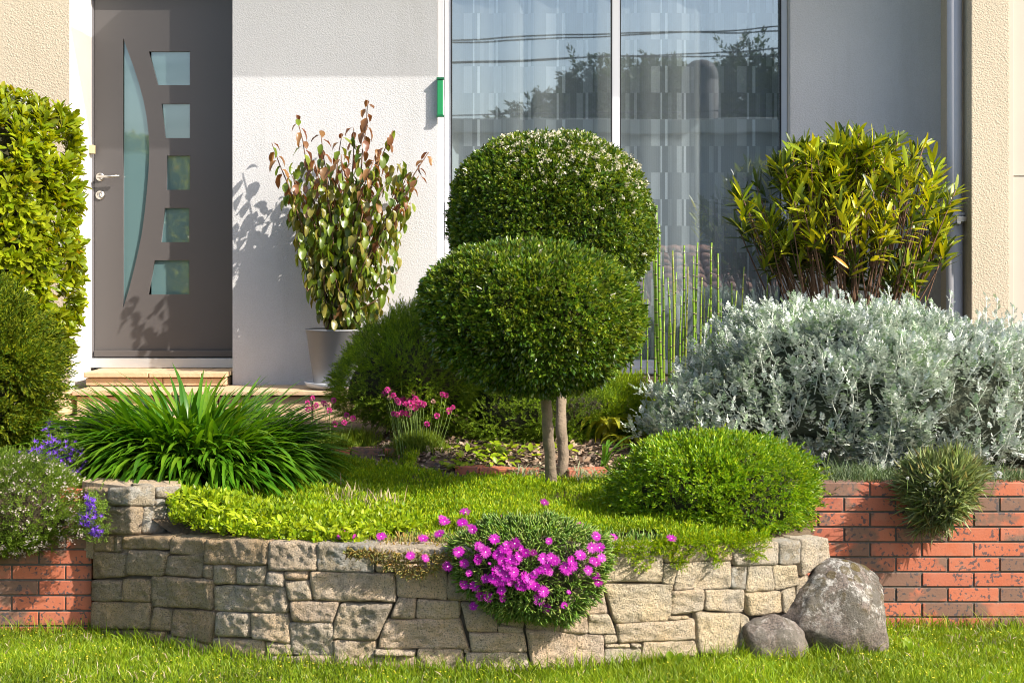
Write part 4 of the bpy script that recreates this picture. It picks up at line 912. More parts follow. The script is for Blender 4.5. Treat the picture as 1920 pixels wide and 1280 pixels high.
tips = [(510,268,-.10),(556,216,.05),(600,245,-.12),(690,188,.02),(665,240,.12),(738,245,-.02),(803,285,.0),(785,330,-.12),(548,330,-.1),(570,400,.0),(560,455,-.15),(745,510,.05),(770,380,.1),
        (640,290,-.15),(615,330,.1),(700,300,-.1),(720,350,-.2),(590,300,.0),(650,350,.2),(680,400,-.22),(600,420,-.2),(740,430,.12),(690,480,-.2),(620,500,-.22),(580,500,-.05),(710,560,-.1),(650,560,-.22),(605,560,-.12),(540,370,.1),(765,330,.12),(640,250,.0),(712,280,.1)]
S0 = [np.array([PX+dx_, PY+dy_, zt_-.03]) for dx_, dy_ in ((-.07, 0), (-.03, .03), (.0, -.02), (.05, .01), (.03, -.05))]
BR = []; LP, LD, LS, LM = [], [], [], []
for i, (px, py, dy_) in enumerate(tips):
    e = P(px, py, PY+dy_); s0 = S0[i % 5]; mid = lerp(s0, e, .5); mid[0] = lerp(s0[0], e[0], .25)+random.uniform(-.02, .02); mid[2] = lerp(s0[2], e[2], .42)
    q1 = lerp(lerp(s0, mid, .5), mid, .1); pts = []
    for k in range(11):
        u = k/10; pts.append((1-u)**2*s0+2*u*(1-u)*mid+u*u*e+np.array([random.uniform(-1, 1), random.uniform(-1, 1), 0])*.006)
    BR.append(tube(pts, .011, .003, 6)); L = np.linalg.norm(e-s0); m = int(L*27)+5
    for k in range(m):
        u = .24+.77*(k+.5)/m if py < 480 else .1+.9*(k+.5)/m; j = min(9, int(u*10)); pp = lerp(np.array(pts[j]), np.array(pts[min(10, j+1)]), u*10-j)
        a = k*2.4+i; out = np.array([math.cos(a), math.sin(a), 0])
        tipn = max(0, (u-.82)/.18) if py < 350 else 0
        LD.append(out*.75+np.array([0, 0, -.75+.5*tipn-random.random()*.4])+np.array([random.gauss(0, .3), random.gauss(0, .3), 0])); LP.append(pp+out*.012); LS.append(lerp(.08, .065, tipn)*random.uniform(.75, 1.2))
        r_ = random.random(); LM.append(2 if (tipn > .1 and r_ < .75) or (py < 360 and u > .75 and r_ < .3) or r_ < .04 else (1 if r_ < .45 else 0))
for k in range(620):   # side leaves filling the body of the shrub
    py = random.uniform(300, 600); w = np.interp(py, [300, 400, 480, 560, 600], [118, 112, 95, 68, 45]); cxp = np.interp(py, [300, 600], [655, 655]); px = cxp+random.uniform(-w, w)
    LP.append(P(px, py, PY+random.uniform(-.2, .15))); a = random.uniform(0, 6.28); LD.append(np.array([math.cos(a)*.6, math.sin(a)*.6, -.8])); LS.append(random.uniform(.05, .08)); LM.append(random.choice([0, 0, 0, 1, 1, 0, 2] if py < 400 else [0, 0, 0, 1]))
V, T = join(BR); mk('branches', tris_mesh('branches', V, T, M_STEM, smooth=True), ps)
LP, LD = np.array(LP), np.array(LD); scatter(ps, [leaf8(.58, .08, .25, .03), leaf8(.62, .14, .45, .05), leaf8(.5, .18, .6, .03)], LP, frames(LD, norm(LD*[1, 1, 0])+[0, 0, .6]+SUN*.3), np.array(LS), (G_POT, np.array(LM)), key=-LP[:, 1]+rng.random(len(LP))*.3)

# ------------------------------------------------------------ oleander
t = empty('oleander', (XP(1600, 8.95), 8.95, .62), 'many stemmed shrub with long yellow green leaves beside the downpipe', 'shrub')
ob = Blob([(1350,385),(1375,350),(1430,320),(1460,290),(1500,265),(1540,275),(1580,250),(1605,232),(1650,260),(1690,250),(1715,250),(1760,300),(1798,315),(1800,360),(1790,430),(1780,490),(1740,525),(1680,540),(1600,545),(1530,520),(1460,490),(1400,450)], 8.95, .46, (1590, 400))
nS = 300; BR = []; PP, DD, UU, SS, MI = [], [], [], [], []
root0 = np.array([XP(1600, 8.95), 8.98, .58])
for i in range(nS):
    d = rsph(1); 
    if d[0, 2] < -.8: d[0, 2] *= -1
    kk = .55+.45*rng.random()**.55; e = ob.at(d, kk)[0]
    s0 = root0+np.array([random.uniform(-.12, .12), random.uniform(-.08, .08), 0]); mid = lerp(s0, e, .55); mid[2] = max(mid[2]-.08, .7); mid[0] = lerp(s0[0], e[0], .5); mid += rng.normal(size=3)*.04
    pts = [(1-u)**2*s0+2*u*(1-u)*mid+u*u*e for u in np.linspace(0, 1, 8)]
    if i < 18: BR.append(tube(pts, .0115, .004, 6))
    else: BR.append(tube(pts[5:], .005, .0035, 5))
    ax = norm(norm(pts[-1]-pts[-3])+np.array([random.gauss(0, .45), random.gauss(0, .45)-.1, .1])); m = random.randint(12, 17)
    for k in range(m):
        u = k/m; pp = e-ax*.16*(1-u); a = k*2.1+i; fr = frames(ax[None])[0]; out = fr[:, 0]*math.cos(a)+fr[:, 2]*math.sin(a); sp = lerp(1.0, .35, u)
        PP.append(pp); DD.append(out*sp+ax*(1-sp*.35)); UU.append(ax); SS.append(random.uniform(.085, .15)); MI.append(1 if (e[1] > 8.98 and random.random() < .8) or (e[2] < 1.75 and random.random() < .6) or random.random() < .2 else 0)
V, T = join(BR); mk('stems', tris_mesh('stems', V, T, M_STEM, smooth=True), t); PP = np.array(PP)
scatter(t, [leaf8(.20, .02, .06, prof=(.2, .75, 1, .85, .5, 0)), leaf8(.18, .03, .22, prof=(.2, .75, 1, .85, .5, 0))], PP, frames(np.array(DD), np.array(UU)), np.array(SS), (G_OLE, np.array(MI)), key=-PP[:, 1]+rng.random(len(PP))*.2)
V, T = inst(leaf8(.2, .03, .2), np.array([P(1562, 480, 8.4)]), frames(np.array([[.7, -.2, -.5]]), np.array([[0, -1, .4]])), np.array([.11])); ol = mk('leaf', tris_mesh('leaf', V, T, plain('orange_leaf', (.6, .24, .02), .4), smooth=True), t); ol['label'] = 'single orange fading leaf'

# ------------------------------------------------------------ horsetail stems
t = empty('horsetail_clump', (XP(1290, 8.75), 8.75, .6), 'stand of thin jointed horsetail stems in front of the right window', 'plant')
HS = [(1231,385,8),(1236,420,7),(1224,455,6),(1243,500,6),(1261,470,6),(1268,510,5),(1256,560,5),(1283,460,7),(1290,500,5),(1300,480,6),(1308,455,7),(1316,520,5),(1321,540,4),(1334,455,7),(1346,475,6),(1372,530,5),(1381,545,5),
      (1252,520,5),(1277,555,5),(1360,600,4),(1214,560,4),(1668,470,6),(1712,500,6),(1648,560,4),(1700,555,4),(1735,555,4),(1190,565,6),(1175,600,5),(1165,640,6),(1500,520,3),(1480,545,3),(1440,500,4),(1395,500,4),(1330,560,4),(1245,600,5),(1210,470,4),(1298,560,4),(1352,560,4)]
for i, (px, py, w) in enumerate(HS):
    Yh = 8.75+random.uniform(-.15, .15)+(0.05 if px > 1400 else 0); z0, z1 = .58, ZP(py, Yh); x = XP(px, Yh); ln = random.gauss(0, .018)*(z1-z0)+(.0); r = w*Yh/F*.42
    m = 14; bw = random.gauss(0, .012); pts = [(x-ln*(1-u)+bw*math.sin(3.14*u)+random.gauss(0, .0008), Yh, lerp(z0, z1, u)) for u in np.linspace(0, 1, m)]
    V, T = tube(pts, [r*(1-.45*u**3) for u in np.linspace(0, 1, m)], 0, 7); c0 = V.mean(0)
    mk('stem', tris_mesh('stem', V-c0, T, G_HORSE, smooth=True), t, None, tl(c0))

# ------------------------------------------------------------ silver dusty miller
def pinnate(lobes=4, seed=0):
    r = random.Random(seed); parts = []
    def lobe(b, d, L, w):
        b, d = np.array(b, float), np.array(d, float); s = np.array([d[1], -d[0], 0]); z = np.array([0, 0, r.uniform(-.05, .1)])
        parts.append((np.array([b-s*w*.3, b+s*w*.3, b+d*L*.7+s*w*.8+z, b+d*L+z, b+d*L*.7-s*w*.8+z]), np.array([(0,1,2),(0,2,3),(0,3,4)])))
    parts.append((np.array([(-.02,0,0),(.02,0,0),(.012,.8,.03),(-.012,.8,.03)]), np.array([(0,1,2),(0,2,3)])))
    for k in range(lobes):
        t = .32+.5*k/lobes
        for sgn in (-1, 1):
            a = math.radians(52-6*k)*sgn; lobe((0, t, 0), (math.sin(a), math.cos(a), 0), .30-.03*k, .085)
    lobe((0, .74, 0), (0, 1, 0), .26, .09); return join(parts)
dm = Blob([(1195,790),(1205,730),(1260,690),(1300,640),(1360,605),(1400,585),(1450,580),(1500,575),(1560,565),(1600,575),(1650,560),(1700,580),(1760,590),(1820,610),(1880,600),(1960,620),(2080,660),(2140,760),(2120,890),(1960,905),(1800,900),(1680,905),(1560,900),(1480,880),(1400,830),(1300,850),(1210,830)], 7.95, .56, (1640, 745))
t = empty('silver_ragwort', (dm.c[0], 8.0, .6), 'large bank of silvery white lobed foliage above the brick wall', 'plant')
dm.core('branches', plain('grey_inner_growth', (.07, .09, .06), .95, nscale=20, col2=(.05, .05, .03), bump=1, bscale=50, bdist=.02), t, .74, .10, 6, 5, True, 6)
PP, DD, SS = [], [], []; ST = []
nst = 2600; d = rsph(nst*2); d = d[(d[:, 1] < .6) & (d[:, 2] > -.75)][:nst]; e = dm.at(d, .88+.10*sn(d, 8, 8)+rng.random(len(d))*.10+(rng.random(len(d)) < .05)*.10); nr = dm.nrm(d)
for i in range(len(d)):
    ax = norm(nr[i]*.5+np.array([0, 0, .65])+rng.normal(size=3)*.25); L = random.uniform(.10, .24)
    b0 = e[i]-ax*L+nr[i]*-.02
    if random.random() < .5: ST.append(tube([b0, lerp(b0, e[i], .5)+rng.normal(size=3)*.006, e[i]], .0028, .0016, 4))
    m = random.randint(7, 11); fr = frames(ax[None])[0]
    for k in range(m):
        u = .25+.8*k/m; a = k*2.4; out = fr[:, 0]*math.cos(a)+fr[:, 2]*math.sin(a); sp = lerp(1.1, .5, u)
        PP.append(b0+ax*L*u); DD.append(out*sp+ax*(1.1-sp*.35)); SS.append(random.uniform(.055, .10)*lerp(1.1, .75, u))
# taller flowering shoots at the top
for px, py in ((1575,545),(1665,535),(1500,560),(1460,575),(1620,560),(1745,565),(1783,548),(1850,555),(1835,590),(1900,575),(1705,570),(1535,570),(1405,590),(1870,560))+tuple((random.uniform(1290, 2000), None) for _ in range(70)):
    if py is None: py = float(np.interp(px, [1290, 1400, 1500, 1600, 1700, 1800, 1900, 2000], [650, 590, 572, 565, 575, 600, 605, 630]))-random.uniform(-10, 22)
    Yt = 8.0+random.uniform(-.2, .2); e_ = P(px, py, Yt); b0 = e_-np.array([random.uniform(-.03, .03), 0, .28]); ST.append(tube([b0, lerp(b0, e_, .6)+rng.normal(size=3)*.01, e_], .0042, .002, 5))
    for k in range(13):
        u = .25+.78*k/13; a = k*2.4; out = np.array([math.cos(a), math.sin(a), 0]); PP.append(lerp(b0, e_, u)); DD.append(out*.6+np.array([0, 0, .9])); SS.append(random.uniform(.03, .055))
PP, DD, SS = np.array(PP), np.array(DD), np.array(SS); V, T = join(ST); mk('stems', tris_mesh('stems', V, T, M_SSTEM, smooth=True), t)
scatter(t, [pinnate(3, 1), pinnate(4, 2), pinnate(3, 3)], PP, frames(DD, norm(DD*[1, 1, 0])+[0, 0, .5]), SS, (G_SILV, (rng.random(len(PP)) < .18).astype(int)), key=-PP[:, 1]*.6+SS*12+rng.random(len(PP))*.4)

# ------------------------------------------------------------ low ground cover and lime leaved plants
def patch_points(n, x0, x1, fn):
    X = rng.uniform(x0, x1, n*3); Y = rng.uniform(5.9, 9.0, n*3); q = fn(X, Y) & (Y > edgeY(X)-.03); return X[q][:n], Y[q][:n]
lime_m = lambda X, Y: (X > -1.50) & (X < -.50+.10*np.sin(Y*9)) & (Y < 6.98+.05*np.sin(X*7))
ice_m = lambda X, Y: (X > -.62) & (X < .66) & (Y < 6.42+.12*np.sin(X*5+1))
cov_m = lambda X, Y: (Y > 6.2) & (Y < np.where(X < -.5, 7.93, 7.46+.04*np.sin(X*9))) & ((X > -1.2) | ((X > -2.3) & (Y > 6.78) & (Y < 7.3))) & (X < .95)
t = empty('ground_cover', (.1, 6.9, .5)); tag(t, 'bright green mat of fine ground cover around the topiary trunks', 'ground cover'); 
X, Y = patch_points(38000, -2.3, 1.0, lambda X, Y: cov_m(X, Y) & ~(lime_m(X, Y) & (Y < 6.8)) & ~((X < .62) & (X > -.5) & (Y < 6.3)) & ~((X > -.5) & (X < .7) & (Y > 7.55)) & (rng.random(len(X)) < .9))
Z = gz(X, Y)+.018+.028*sn(np.stack([X*6, Y*7, X*0], 1), 5, .8)+.014*sn(np.stack([X*16, Y*18, X*0], 1), 6, .8); Z = gz(X, Y)+(Z-gz(X, Y))*(.15+.85*sstep(0, .3, Y-edgeY(X)))
pos = np.stack([X, Y, Z], 1); d = norm(np.stack([rng.normal(size=len(X))*.5, rng.normal(size=len(X))*.5-.12, np.ones(len(X))], 1))
pf = rng.uniform(1120, 1440, 1500); df = rng.random(1500)**1.6*.06*(1+.6*np.sin(pf*.09)); Yf2 = Yw(pf)-.02+.12*(1-df/.08)*rng.random(1500)
pos = np.concatenate([pos, np.stack([XP(pf, Yf2), Yf2, .478-df*(Yf2 < Yw(pf)+.01)], 1)]); d = np.concatenate([d, norm(np.stack([rng.normal(size=1500)*.5, rng.normal(size=1500)*.3-.7, rng.normal(size=1500)*.4+.35], 1))])
V, T = inst(sprig(7, .48, .28, 1.0, 50, seed=21), pos, frames(d), rng.uniform(.018, .040, len(pos))); tag(mk('mat_foliage', tris_mesh('mat_foliage', V, T, G_MAT), t), kind='stuff')
# lime mounds
t = empty('lime_ground_cover', (-1.05, 6.6, .48)); tag(t, 'yellow green small leaved ground cover behind the shaded end of the stone wall', 'ground cover')
X, Y = patch_points(5200, -1.64, -.4, lime_m); ht = .06+.05*sn(np.stack([X*4, Y*4, X*0], 1), 9, .8)+.05*sstep(-1.0, -1.4, X); ht = ht*(.4+.6*sstep(0, .18, Y-edgeY(X)))
Z = gz(X, Y)+ht*(.25+.75*rng.random(len(X))**.5)+.004; pos = np.stack([X, Y, Z], 1)
d = norm(np.stack([rng.normal(size=len(X))*.8, rng.normal(size=len(X))*.8-.2, np.ones(len(X))*.8], 1))
V, T = inst(sprig(7, .75, .62, 1.0, 75, seed=31), pos, frames(d, rsph(len(X))), rng.uniform(.028, .05, len(X))); tag(mk('mat_foliage', tris_mesh('mat_foliage', V, T, G_LIME), t), kind='stuff')
n = 1500; X, Y = patch_points(n, -1.62, -.42, lime_m); n = len(X); ht = .065+.05*sn(np.stack([X*4, Y*4, X*0], 1), 9, .8)+.05*sstep(-1.0, -1.4, X)
pos = np.stack([X, Y, gz(X, Y)+ht], 1); d = np.stack([rng.normal(size=n)*.8, rng.normal(size=n)*.6-.5, rng.random(n)*.9], 1)
scatter(t, [leaf8(.5, .08, .2)], pos, frames(d, np.tile([0, -.3, 1.], (n, 1))), rng.uniform(.025, .045, n), [G_LIME])
# dry stalks among them
n = 260; px = np.concatenate([rng.normal(size=150)*28+700, rng.normal(size=80)*20+640, rng.normal(size=30)*30+430]); py = np.concatenate([rng.normal(size=150)*12+968, rng.normal(size=80)*10+952, rng.normal(size=30)*10+965])
Yv = np.array([hit(a, b) for a, b in zip(px, py)]); X = (px-CX)*Yv/F
st = blades('dry_stalks', X, Yv, gz(X, Yv)+.02, rng.uniform(.05, .10, n), .0055, G_DRY, 'stuff', None, .4, 'clipped dry brown stalks standing in the ground cover', .1)

# ------------------------------------------------------------ ice plant cascading over the wall
def finger():   # fleshy three sided leaf
    V = []; T = []
    for i, (y, r) in enumerate(((0, .055), (.35, .085), (.75, .075))):
        for k in range(3): a = k*2.094; V.append((math.cos(a)*r, y, math.sin(a)*r+.08*y*y))
    V.append((0, 1, .12))
    for i in range(2):
        for k in range(3): a, b = i*3+k, i*3+(k+1) % 3; T += [(a, b, b+3), (a, b+3, a+3)]
    for k in range(3): T.append((6+k, 6+(k+1) % 3, 9))
    return np.array(V), np.array(T)
fg = finger()
ic = Blob([(846,1040),(862,1005),(900,985),(960,975),(1040,978),(1100,990),(1140,1020),(1150,1050),(1130,1085),(1118,1120),(1095,1150),(1060,1165),(1000,1158),(940,1150),(895,1125),(862,1100),(850,1070)], 5.93, .15, (990, 1065))
t = empty('ice_plant', (ic.c[0], 5.9, .45)); tag(t, 'trailing succulent with magenta daisy flowers hanging over the stone wall', 'plant')
ic.core('mat_base', M_TWIGG, t, .72, .08, 5, 4, True, 2)
n = 4200; d = rsph(n*2); d = d[d[:, 1] < .35][:n]; p = ic.at(d, 1+.07*sn(d, 3, 6)-np.abs(rng.normal(size=len(d)))*.07); ld = norm(ic.nrm(d)+rng.normal(size=p.shape)*.6+[.05, -.1, .25])
V1 = inst(fg, p, frames(ld), rng.uniform(.030, .048, len(p)))
X, Y = patch_points(7600, -.75, .95, lambda X, Y: (Y < 6.36+.10*np.sin(X*5+1)) & (Y > edgeY(X)-.07) & (sn(np.stack([X*6, Y*9, X*0], 1), 7, .8)+1.6 > (Y-6.0)*3+np.maximum(0, X-.55)*5)); 
pos = np.stack([X, Y, gz(X, Y)+.005+.02*rng.random(len(X))-.03*(Y < edgeY(X)-.03)], 1); d2 = norm(np.stack([rng.normal(size=len(X))*.35, rng.normal(size=len(X))*.35-.25, np.ones(len(X))], 1))
R2 = frames(d2); org = np.exp(-((X+.52)/.22)**2)+.5*np.exp(-((X+.2)/.3)**2)*(Y < 6.2) > rng.random(len(X))
V2 = inst(fg, pos[~org], R2[~org], rng.uniform(.024, .04, (~org).sum())); V3 = inst(fg, pos[org], R2[org], rng.uniform(.022, .036, org.sum()))
# short fringe drooping over the edge of the wall
px = rng.uniform(650, 860, 900); X = XP(px, Yw(px)); dr = rng.random(900)**1.4*.10*np.clip(1.3-np.abs(px-775)/75, .2, 1); pos = np.stack([X, Yw(px)-.035, .475-dr], 1)
V4 = inst(fg, pos, frames(norm(np.stack([rng.normal(size=900)*.5, -.8+rng.normal(size=900)*.3, rng.normal(size=900)*.5], 1))), rng.uniform(.022, .036, 900))
V, T = join([V1, V2]); tag(mk('fleshy_leaves', tris_mesh('fleshy_leaves', V, T, G_ICE, smooth=True), t), kind='stuff')
V, T = join([V3, V4]); o = tag(mk('fleshy_leaves', tris_mesh('fleshy_leaves', V, T, G_ICEO, smooth=True), t), kind='stuff'); o['label'] = 'yellow and orange tinged fleshy leaves'
def daisy(n=34, seed=1):
    r = random.Random(seed); parts = []; mi = []
    for i in range(n):
        a = i*2*math.pi/n+r.uniform(-.07, .07); L = r.uniform(.82, 1.05); w = .055; z = r.uniform(.02, .22); R = rotm('Z', a)
        V = np.array([(-w*.5, .12, .03), (w*.5, .12, .03), (w, .7*L, z), (0, L, z*.9), (-w, .7*L, z)])@R.T; parts.append((V, np.array([(0,1,2),(0,2,4),(4,2,3)]))); mi += [0]*3
    for i in range(10):
        a = i*.628; parts.append((np.array([(0, 0, .12), (.10*math.cos(a), .10*math.sin(a), .07), (.10*math.cos(a+.63), .10*math.sin(a+.63), .07)]), np.array([(0,1,2)]))); mi.append(1)
    V, T = join(parts); return V, T, mi
DS = [tris_mesh('flower', *daisy(34, s)[:2], [G_PINK if s == 1 else G_PINKB, G_PINKC], daisy(34, s)[2]) for s in (1, 2, 3)]
FL3 = [(75,5),(155,52),(1040,25),(1180,110),(1325,118),(45,240),(205,195),(235,205),(265,240),(340,135),(440,175),(508,170),(390,240),(455,235),(560,215),(600,245),(665,245),(470,300),(400,310),(520,320),(540,275),(200,297),(90,335),(130,415),(435,360),(385,395),(345,400),
       (440,440),(510,440),(590,450),(405,475),(470,490),(330,460),(265,462),(365,480),(540,520),(575,535),(630,460),(670,430),(720,395),(690,405),(790,400),(740,295),(810,290),(840,315),(790,150),(780,330),(930,370),(985,350),(975,315),(945,385),(1050,268),(1145,205),(1210,205),(1150,310),(1185,325),(1225,290),
       (1115,390),(1180,440),(1200,490),(680,525),(640,505),(745,565),(400,555),(408,620),(290,610),(225,600),(180,525),(90,510),(168,690),(768,700),(915,680),(955,572),(710,630),(300,335),(560,480),(480,350),(500,405),(620,480),(760,380),(425,215),(360,265)]
FL2 = [(618,75),(610,115),(640,100),(733,115),(948,113),(1295,130),(1190,270),(1312,290),(1430,92),(1585,238),(1495,360)]
FL0 = [(872,960),(830,972),(834,978),(937,959),(940,972),(867,978),(886,992),(1021,942),(1085,986),(1119,1005),(1259,1009),(881,988)]
FR = [(850+u/4.415, 980+v/4.415) for u, v in FL3]+[(500+u/4.415, 980+v/4.415) for u, v in FL2]+FL0
small = {(955,572), (300,335)}
for i, (px, py) in enumerate(FR):
    a = np.array([XP(px, 5.93)-ic.c[0], 0, ZP(py, 5.93)-ic.c[2]]); rr_ = math.hypot(a[0], a[2])/float(ic.rad(a))
    if rr_ < 1.03 and py > 990: Yf_ = ic.front(px, py)-.035; nrm_ = np.array([.25+random.gauss(0, .3), -.9, .45+random.gauss(0, .25)])
    elif py > 1028: Yf_ = float(Yw(px))-.07; nrm_ = np.array([random.gauss(0, .3), -.75, .55])
    else: Yf_ = min(hit(px, py, .055), 6.9); Yf_ = max(Yf_, float(Yw(px))-.04); nrm_ = np.array([.1+random.gauss(0, .15), -.55, .85])
    y_ = norm(np.cross(nrm_, [1, 0, 0])); nrm_ = norm(nrm_); x_ = np.cross(y_, nrm_); s_ = random.choice([.028, .026, .025, .022, .018])*random.uniform(.92, 1.05)*(.5 if FL3[i:i+1] and FL3[i] in small else 1); p_ = P(px, py, Yf_); 
    m = Matrix([[float(x_[k]*s_), float(y_[k]*s_), float(nrm_[k]*s_), float(p_[k])] for k in range(3)]+[[0, 0, 0, 1]]) @ Matrix.Rotation(random.uniform(0, 6), 4, 'Z')
    mk('flower', DS[i % 3], t, None, m)

# ------------------------------------------------------------ thrift clumps
def pom(mat, seed=0):
    r = np.random.default_rng(seed); d = norm(r.normal(size=(46, 3))+[0, 0, .35]); global rng; s = rng; rng = r
    V, T = inst(leaf2(.7, .1, 0, .6), d*.35, frames(d), np.full(46, .75)); rng = s; return tris_mesh('flower', V, T, mat)
PM = [pom(G_THR, 1), pom(G_THR, 2), pom(G_THRP, 3)]
def thrift(label, bpx, bpy, w, h, Y, fl, n=1500):
    c = P(bpx, bpy, Y); t = empty('thrift_clump', (c[0], Y, float(gz(c[0], Y)))); tag(t, label, 'plant', 'thrift clumps in the raised bed')
    X = c[0]+rng.normal(size=n)*w*.42; Yv = Y+rng.normal(size=n)*w*.24; z = gz(X, Yv); hh = h*np.clip(1-((X-c[0])/w)**2, .3, 1)*rng.uniform(.6, 1.1, n)
    o = blades('grassy_leaves', X, Yv, z, hh, .0032, G_TUFT, 'stuff', t, .35, None, .3); S_ = []
    for i, (u, v) in enumerate(fl):
        px, py = 560+u/2.133, 680+v/2.133; Yf = Y+random.uniform(-.12, .08); e = P(px, py, Yf); b = np.array([lerp(e[0], c[0], .35), Yf, float(gz(e[0], Yf))+.03])
        S_.append(tube([b, lerp(b, e, .6)+[0.004, 0, 0], e], .0016, .0013, 4)); pale = (i % 9 == 4)
        s_ = random.uniform(.014, .019)*(.8 if pale else 1); mk('flower', PM[2 if pale else i % 2], t, None, tl(e) @ Matrix.Scale(s_, 4) @ Matrix.Rotation(random.random()*6, 4, 'Z'))
    V, T = join(S_); mk('flower_stalks', tris_mesh('flower_stalks', V, T, M_GST), t)
thrift('clump of grassy leaves with many deep pink pompom flowers in front of the dark shrub', 785, 838, .20, .12, 8.02, [(355,108),(338,126),(375,118),(380,130),(362,140),(393,150),(408,152),(425,148),(440,150),(400,160),(458,122),(470,165),(487,162),(440,182),(455,175),(395,207),(412,200),(428,203),(440,205),(380,203),(575,126),(590,130),(538,155),(553,212),(513,245),(468,145),(500,166),(425,165),(600,192),(617,178),(345,118),(415,142),(465,182),(448,160),(479,170),(370,135)], 2600)
thrift('smaller thrift clump with a few pink and faded flowers beside the big strap leaved clump', 625, 838, .17, .10, 8.12, [(55,140),(35,160),(60,178),(105,165),(120,168),(122,190),(140,150),(192,208),(217,222),(182,240),(145,245),(38,185),(70,170),(118,180),(98,160)], 1700)
c0 = P(664, 838, 8.12); X = c0[0]+rng.normal(size=1200)*.055; Yv = 8.14+np.abs(rng.normal(size=1200))*.05
o = blades('grass_tuft', X, Yv, gz(X, Yv), rng.uniform(.05, .12, 1200), .003, G_TUFT, None, None, .3, None, .3); tag(o, 'small tuft of yellowing grass right behind the raised brick edging', 'grass tuft')

# ------------------------------------------------------------ mulch, seedlings, strappy plants
n = 3800; X = rng.uniform(XP(700, 7.8), XP(1300, 7.8), n); Yv = rng.uniform(7.6, 8.5, n); pos = np.stack([X, Yv, gz(X, Yv)+.006+rng.random(n)*.012], 1)
ch = (np.array([(-.5,0,0),(.5,.1,0),(.4,1,.06),(-.4,.9,.02),(0,.5,.18)]), np.array([(0,1,4),(1,2,4),(2,3,4),(3,0,4)]))
V, T = inst(ch, pos, frames(norm(rng.normal(size=(n, 3))*[1, 1, .3]), np.tile([0, 0, 1.], (n, 1))+rng.normal(size=(n, 3))*.35), np.stack([rng.uniform(.010, .022, n), rng.uniform(.018, .045, n), rng.uniform(.01, .02, n)], 1))
G_CHIP = leafmat('bark_chip', [(.26, .17, .11), (.38, .27, .19), (.16, .10, .07), (.48, .38, .29), (.30, .20, .16)], .9, 0.02, (1, 1, 1), .2, 20, cl=.15)
tag(mk('mulch', tris_mesh('mulch', V, T, G_CHIP)), 'brown bark chip mulch between the brick edgings and the shrubs', None, None, 'stuff')
sd = np.array([hit(px, py, .02) for px, py in [(800,858)]])
PXY = [(random.gauss(905, 32), random.gauss(858, 9)) for _ in range(90)]+[(random.gauss(850, 15), random.gauss(872, 6)) for _ in range(30)]+[(random.gauss(930, 28), random.gauss(838, 5)) for _ in range(50)]+[(random.gauss(1010, 45), random.gauss(845, 12)) for _ in range(40)]
pos = np.array([P(a, b, hit(a, b, .03)) for a, b in PXY]); n = len(pos); d = np.stack([rng.normal(size=n), rng.normal(size=n), rng.random(n)*.8], 1)
V, T = inst(leaf8(.62, .08, .15), pos, frames(d, np.tile([0, -.4, 1.], (n, 1))), rng.uniform(.025, .05, n)); tag(mk('seedlings', tris_mesh('seedlings', V, T, G_LIME, smooth=True)), 'scattered heart leaved seedlings growing out of the bark mulch', None, None, 'stuff')
def strappy(label, px, py, Y, n, L, mat, w=.07, spread=.03, e=(1.2, 1.5), name='strap_leaved_plant', group=None, xr=1.0, cat='plant'):
    x = XP(px, Y); t = empty(name, (x, Y, float(gz(x, Y)))); tag(t, label, cat, group); tps = [strap(w, e[0], e[1], 6), strap(w, e[0]+.15, e[1]+.7, 6), strap(w*.8, e[0]-.2, e[1]-.2, 6)]
    a = rng.uniform(0, 6.283, n); pos = np.stack([x+rng.normal(size=n)*spread*xr, Y+rng.normal(size=n)*spread, np.full(n, float(gz(x, Y)))], 1); d = np.stack([np.cos(a), np.sin(a), a*0], 1)
    scatter(t, tps, pos, frames(d, np.tile([0, 0, 1.], (n, 1))), L*rng.uniform(.7, 1.2, n), [mat]); return t
strappy('yellow green plant with curling strap leaves between the trunk and the silver foliage', 1128, 800, 8.25, 26, .34, G_YEL, .10, .05, (1.4, 2.3))
strappy('yellowing low strap leaves at the foot of the horsetails', 1165, 820, 8.05, 20, .22, G_YEL, .09, .05, (1.2, 2.2))
strappy('small dark green rosette of strap leaves on the mulch right of the trunks', 1135, 870, 7.72, 12, .22, G_AGA, .07, .015, (1.1, 1.0))
strappy('tuft of pale variegated grass just left of the two trunks', 985, 900, 7.47, 60, .13, G_VARI, .04, .03, (1.2, 1.2), 'grass_tuft', None, 1.2, 'grass tuft')
strappy('tuft of pale variegated grass just right of the two trunks', 1112, 905, 7.40, 80, .15, G_VARI, .035, .035, (1.15, 1.2), 'grass_tuft', None, 1.4, 'grass tuft')
# filler growth at the back of the bed
mound('evergreen_shrub', [(1085,790),(1110,740),(1150,715),(1195,720),(1215,760),(1215,800),(1180,840),(1110,840)], 8.5, .25, (1150, 785), 2200, 'yellow green wispy shrub behind the curling strap leaves', 17, .07, G_LIME, sprig(10, .35, .12, 1.0, 40, seed=4), lump=.15, depth=.3, core=.5)

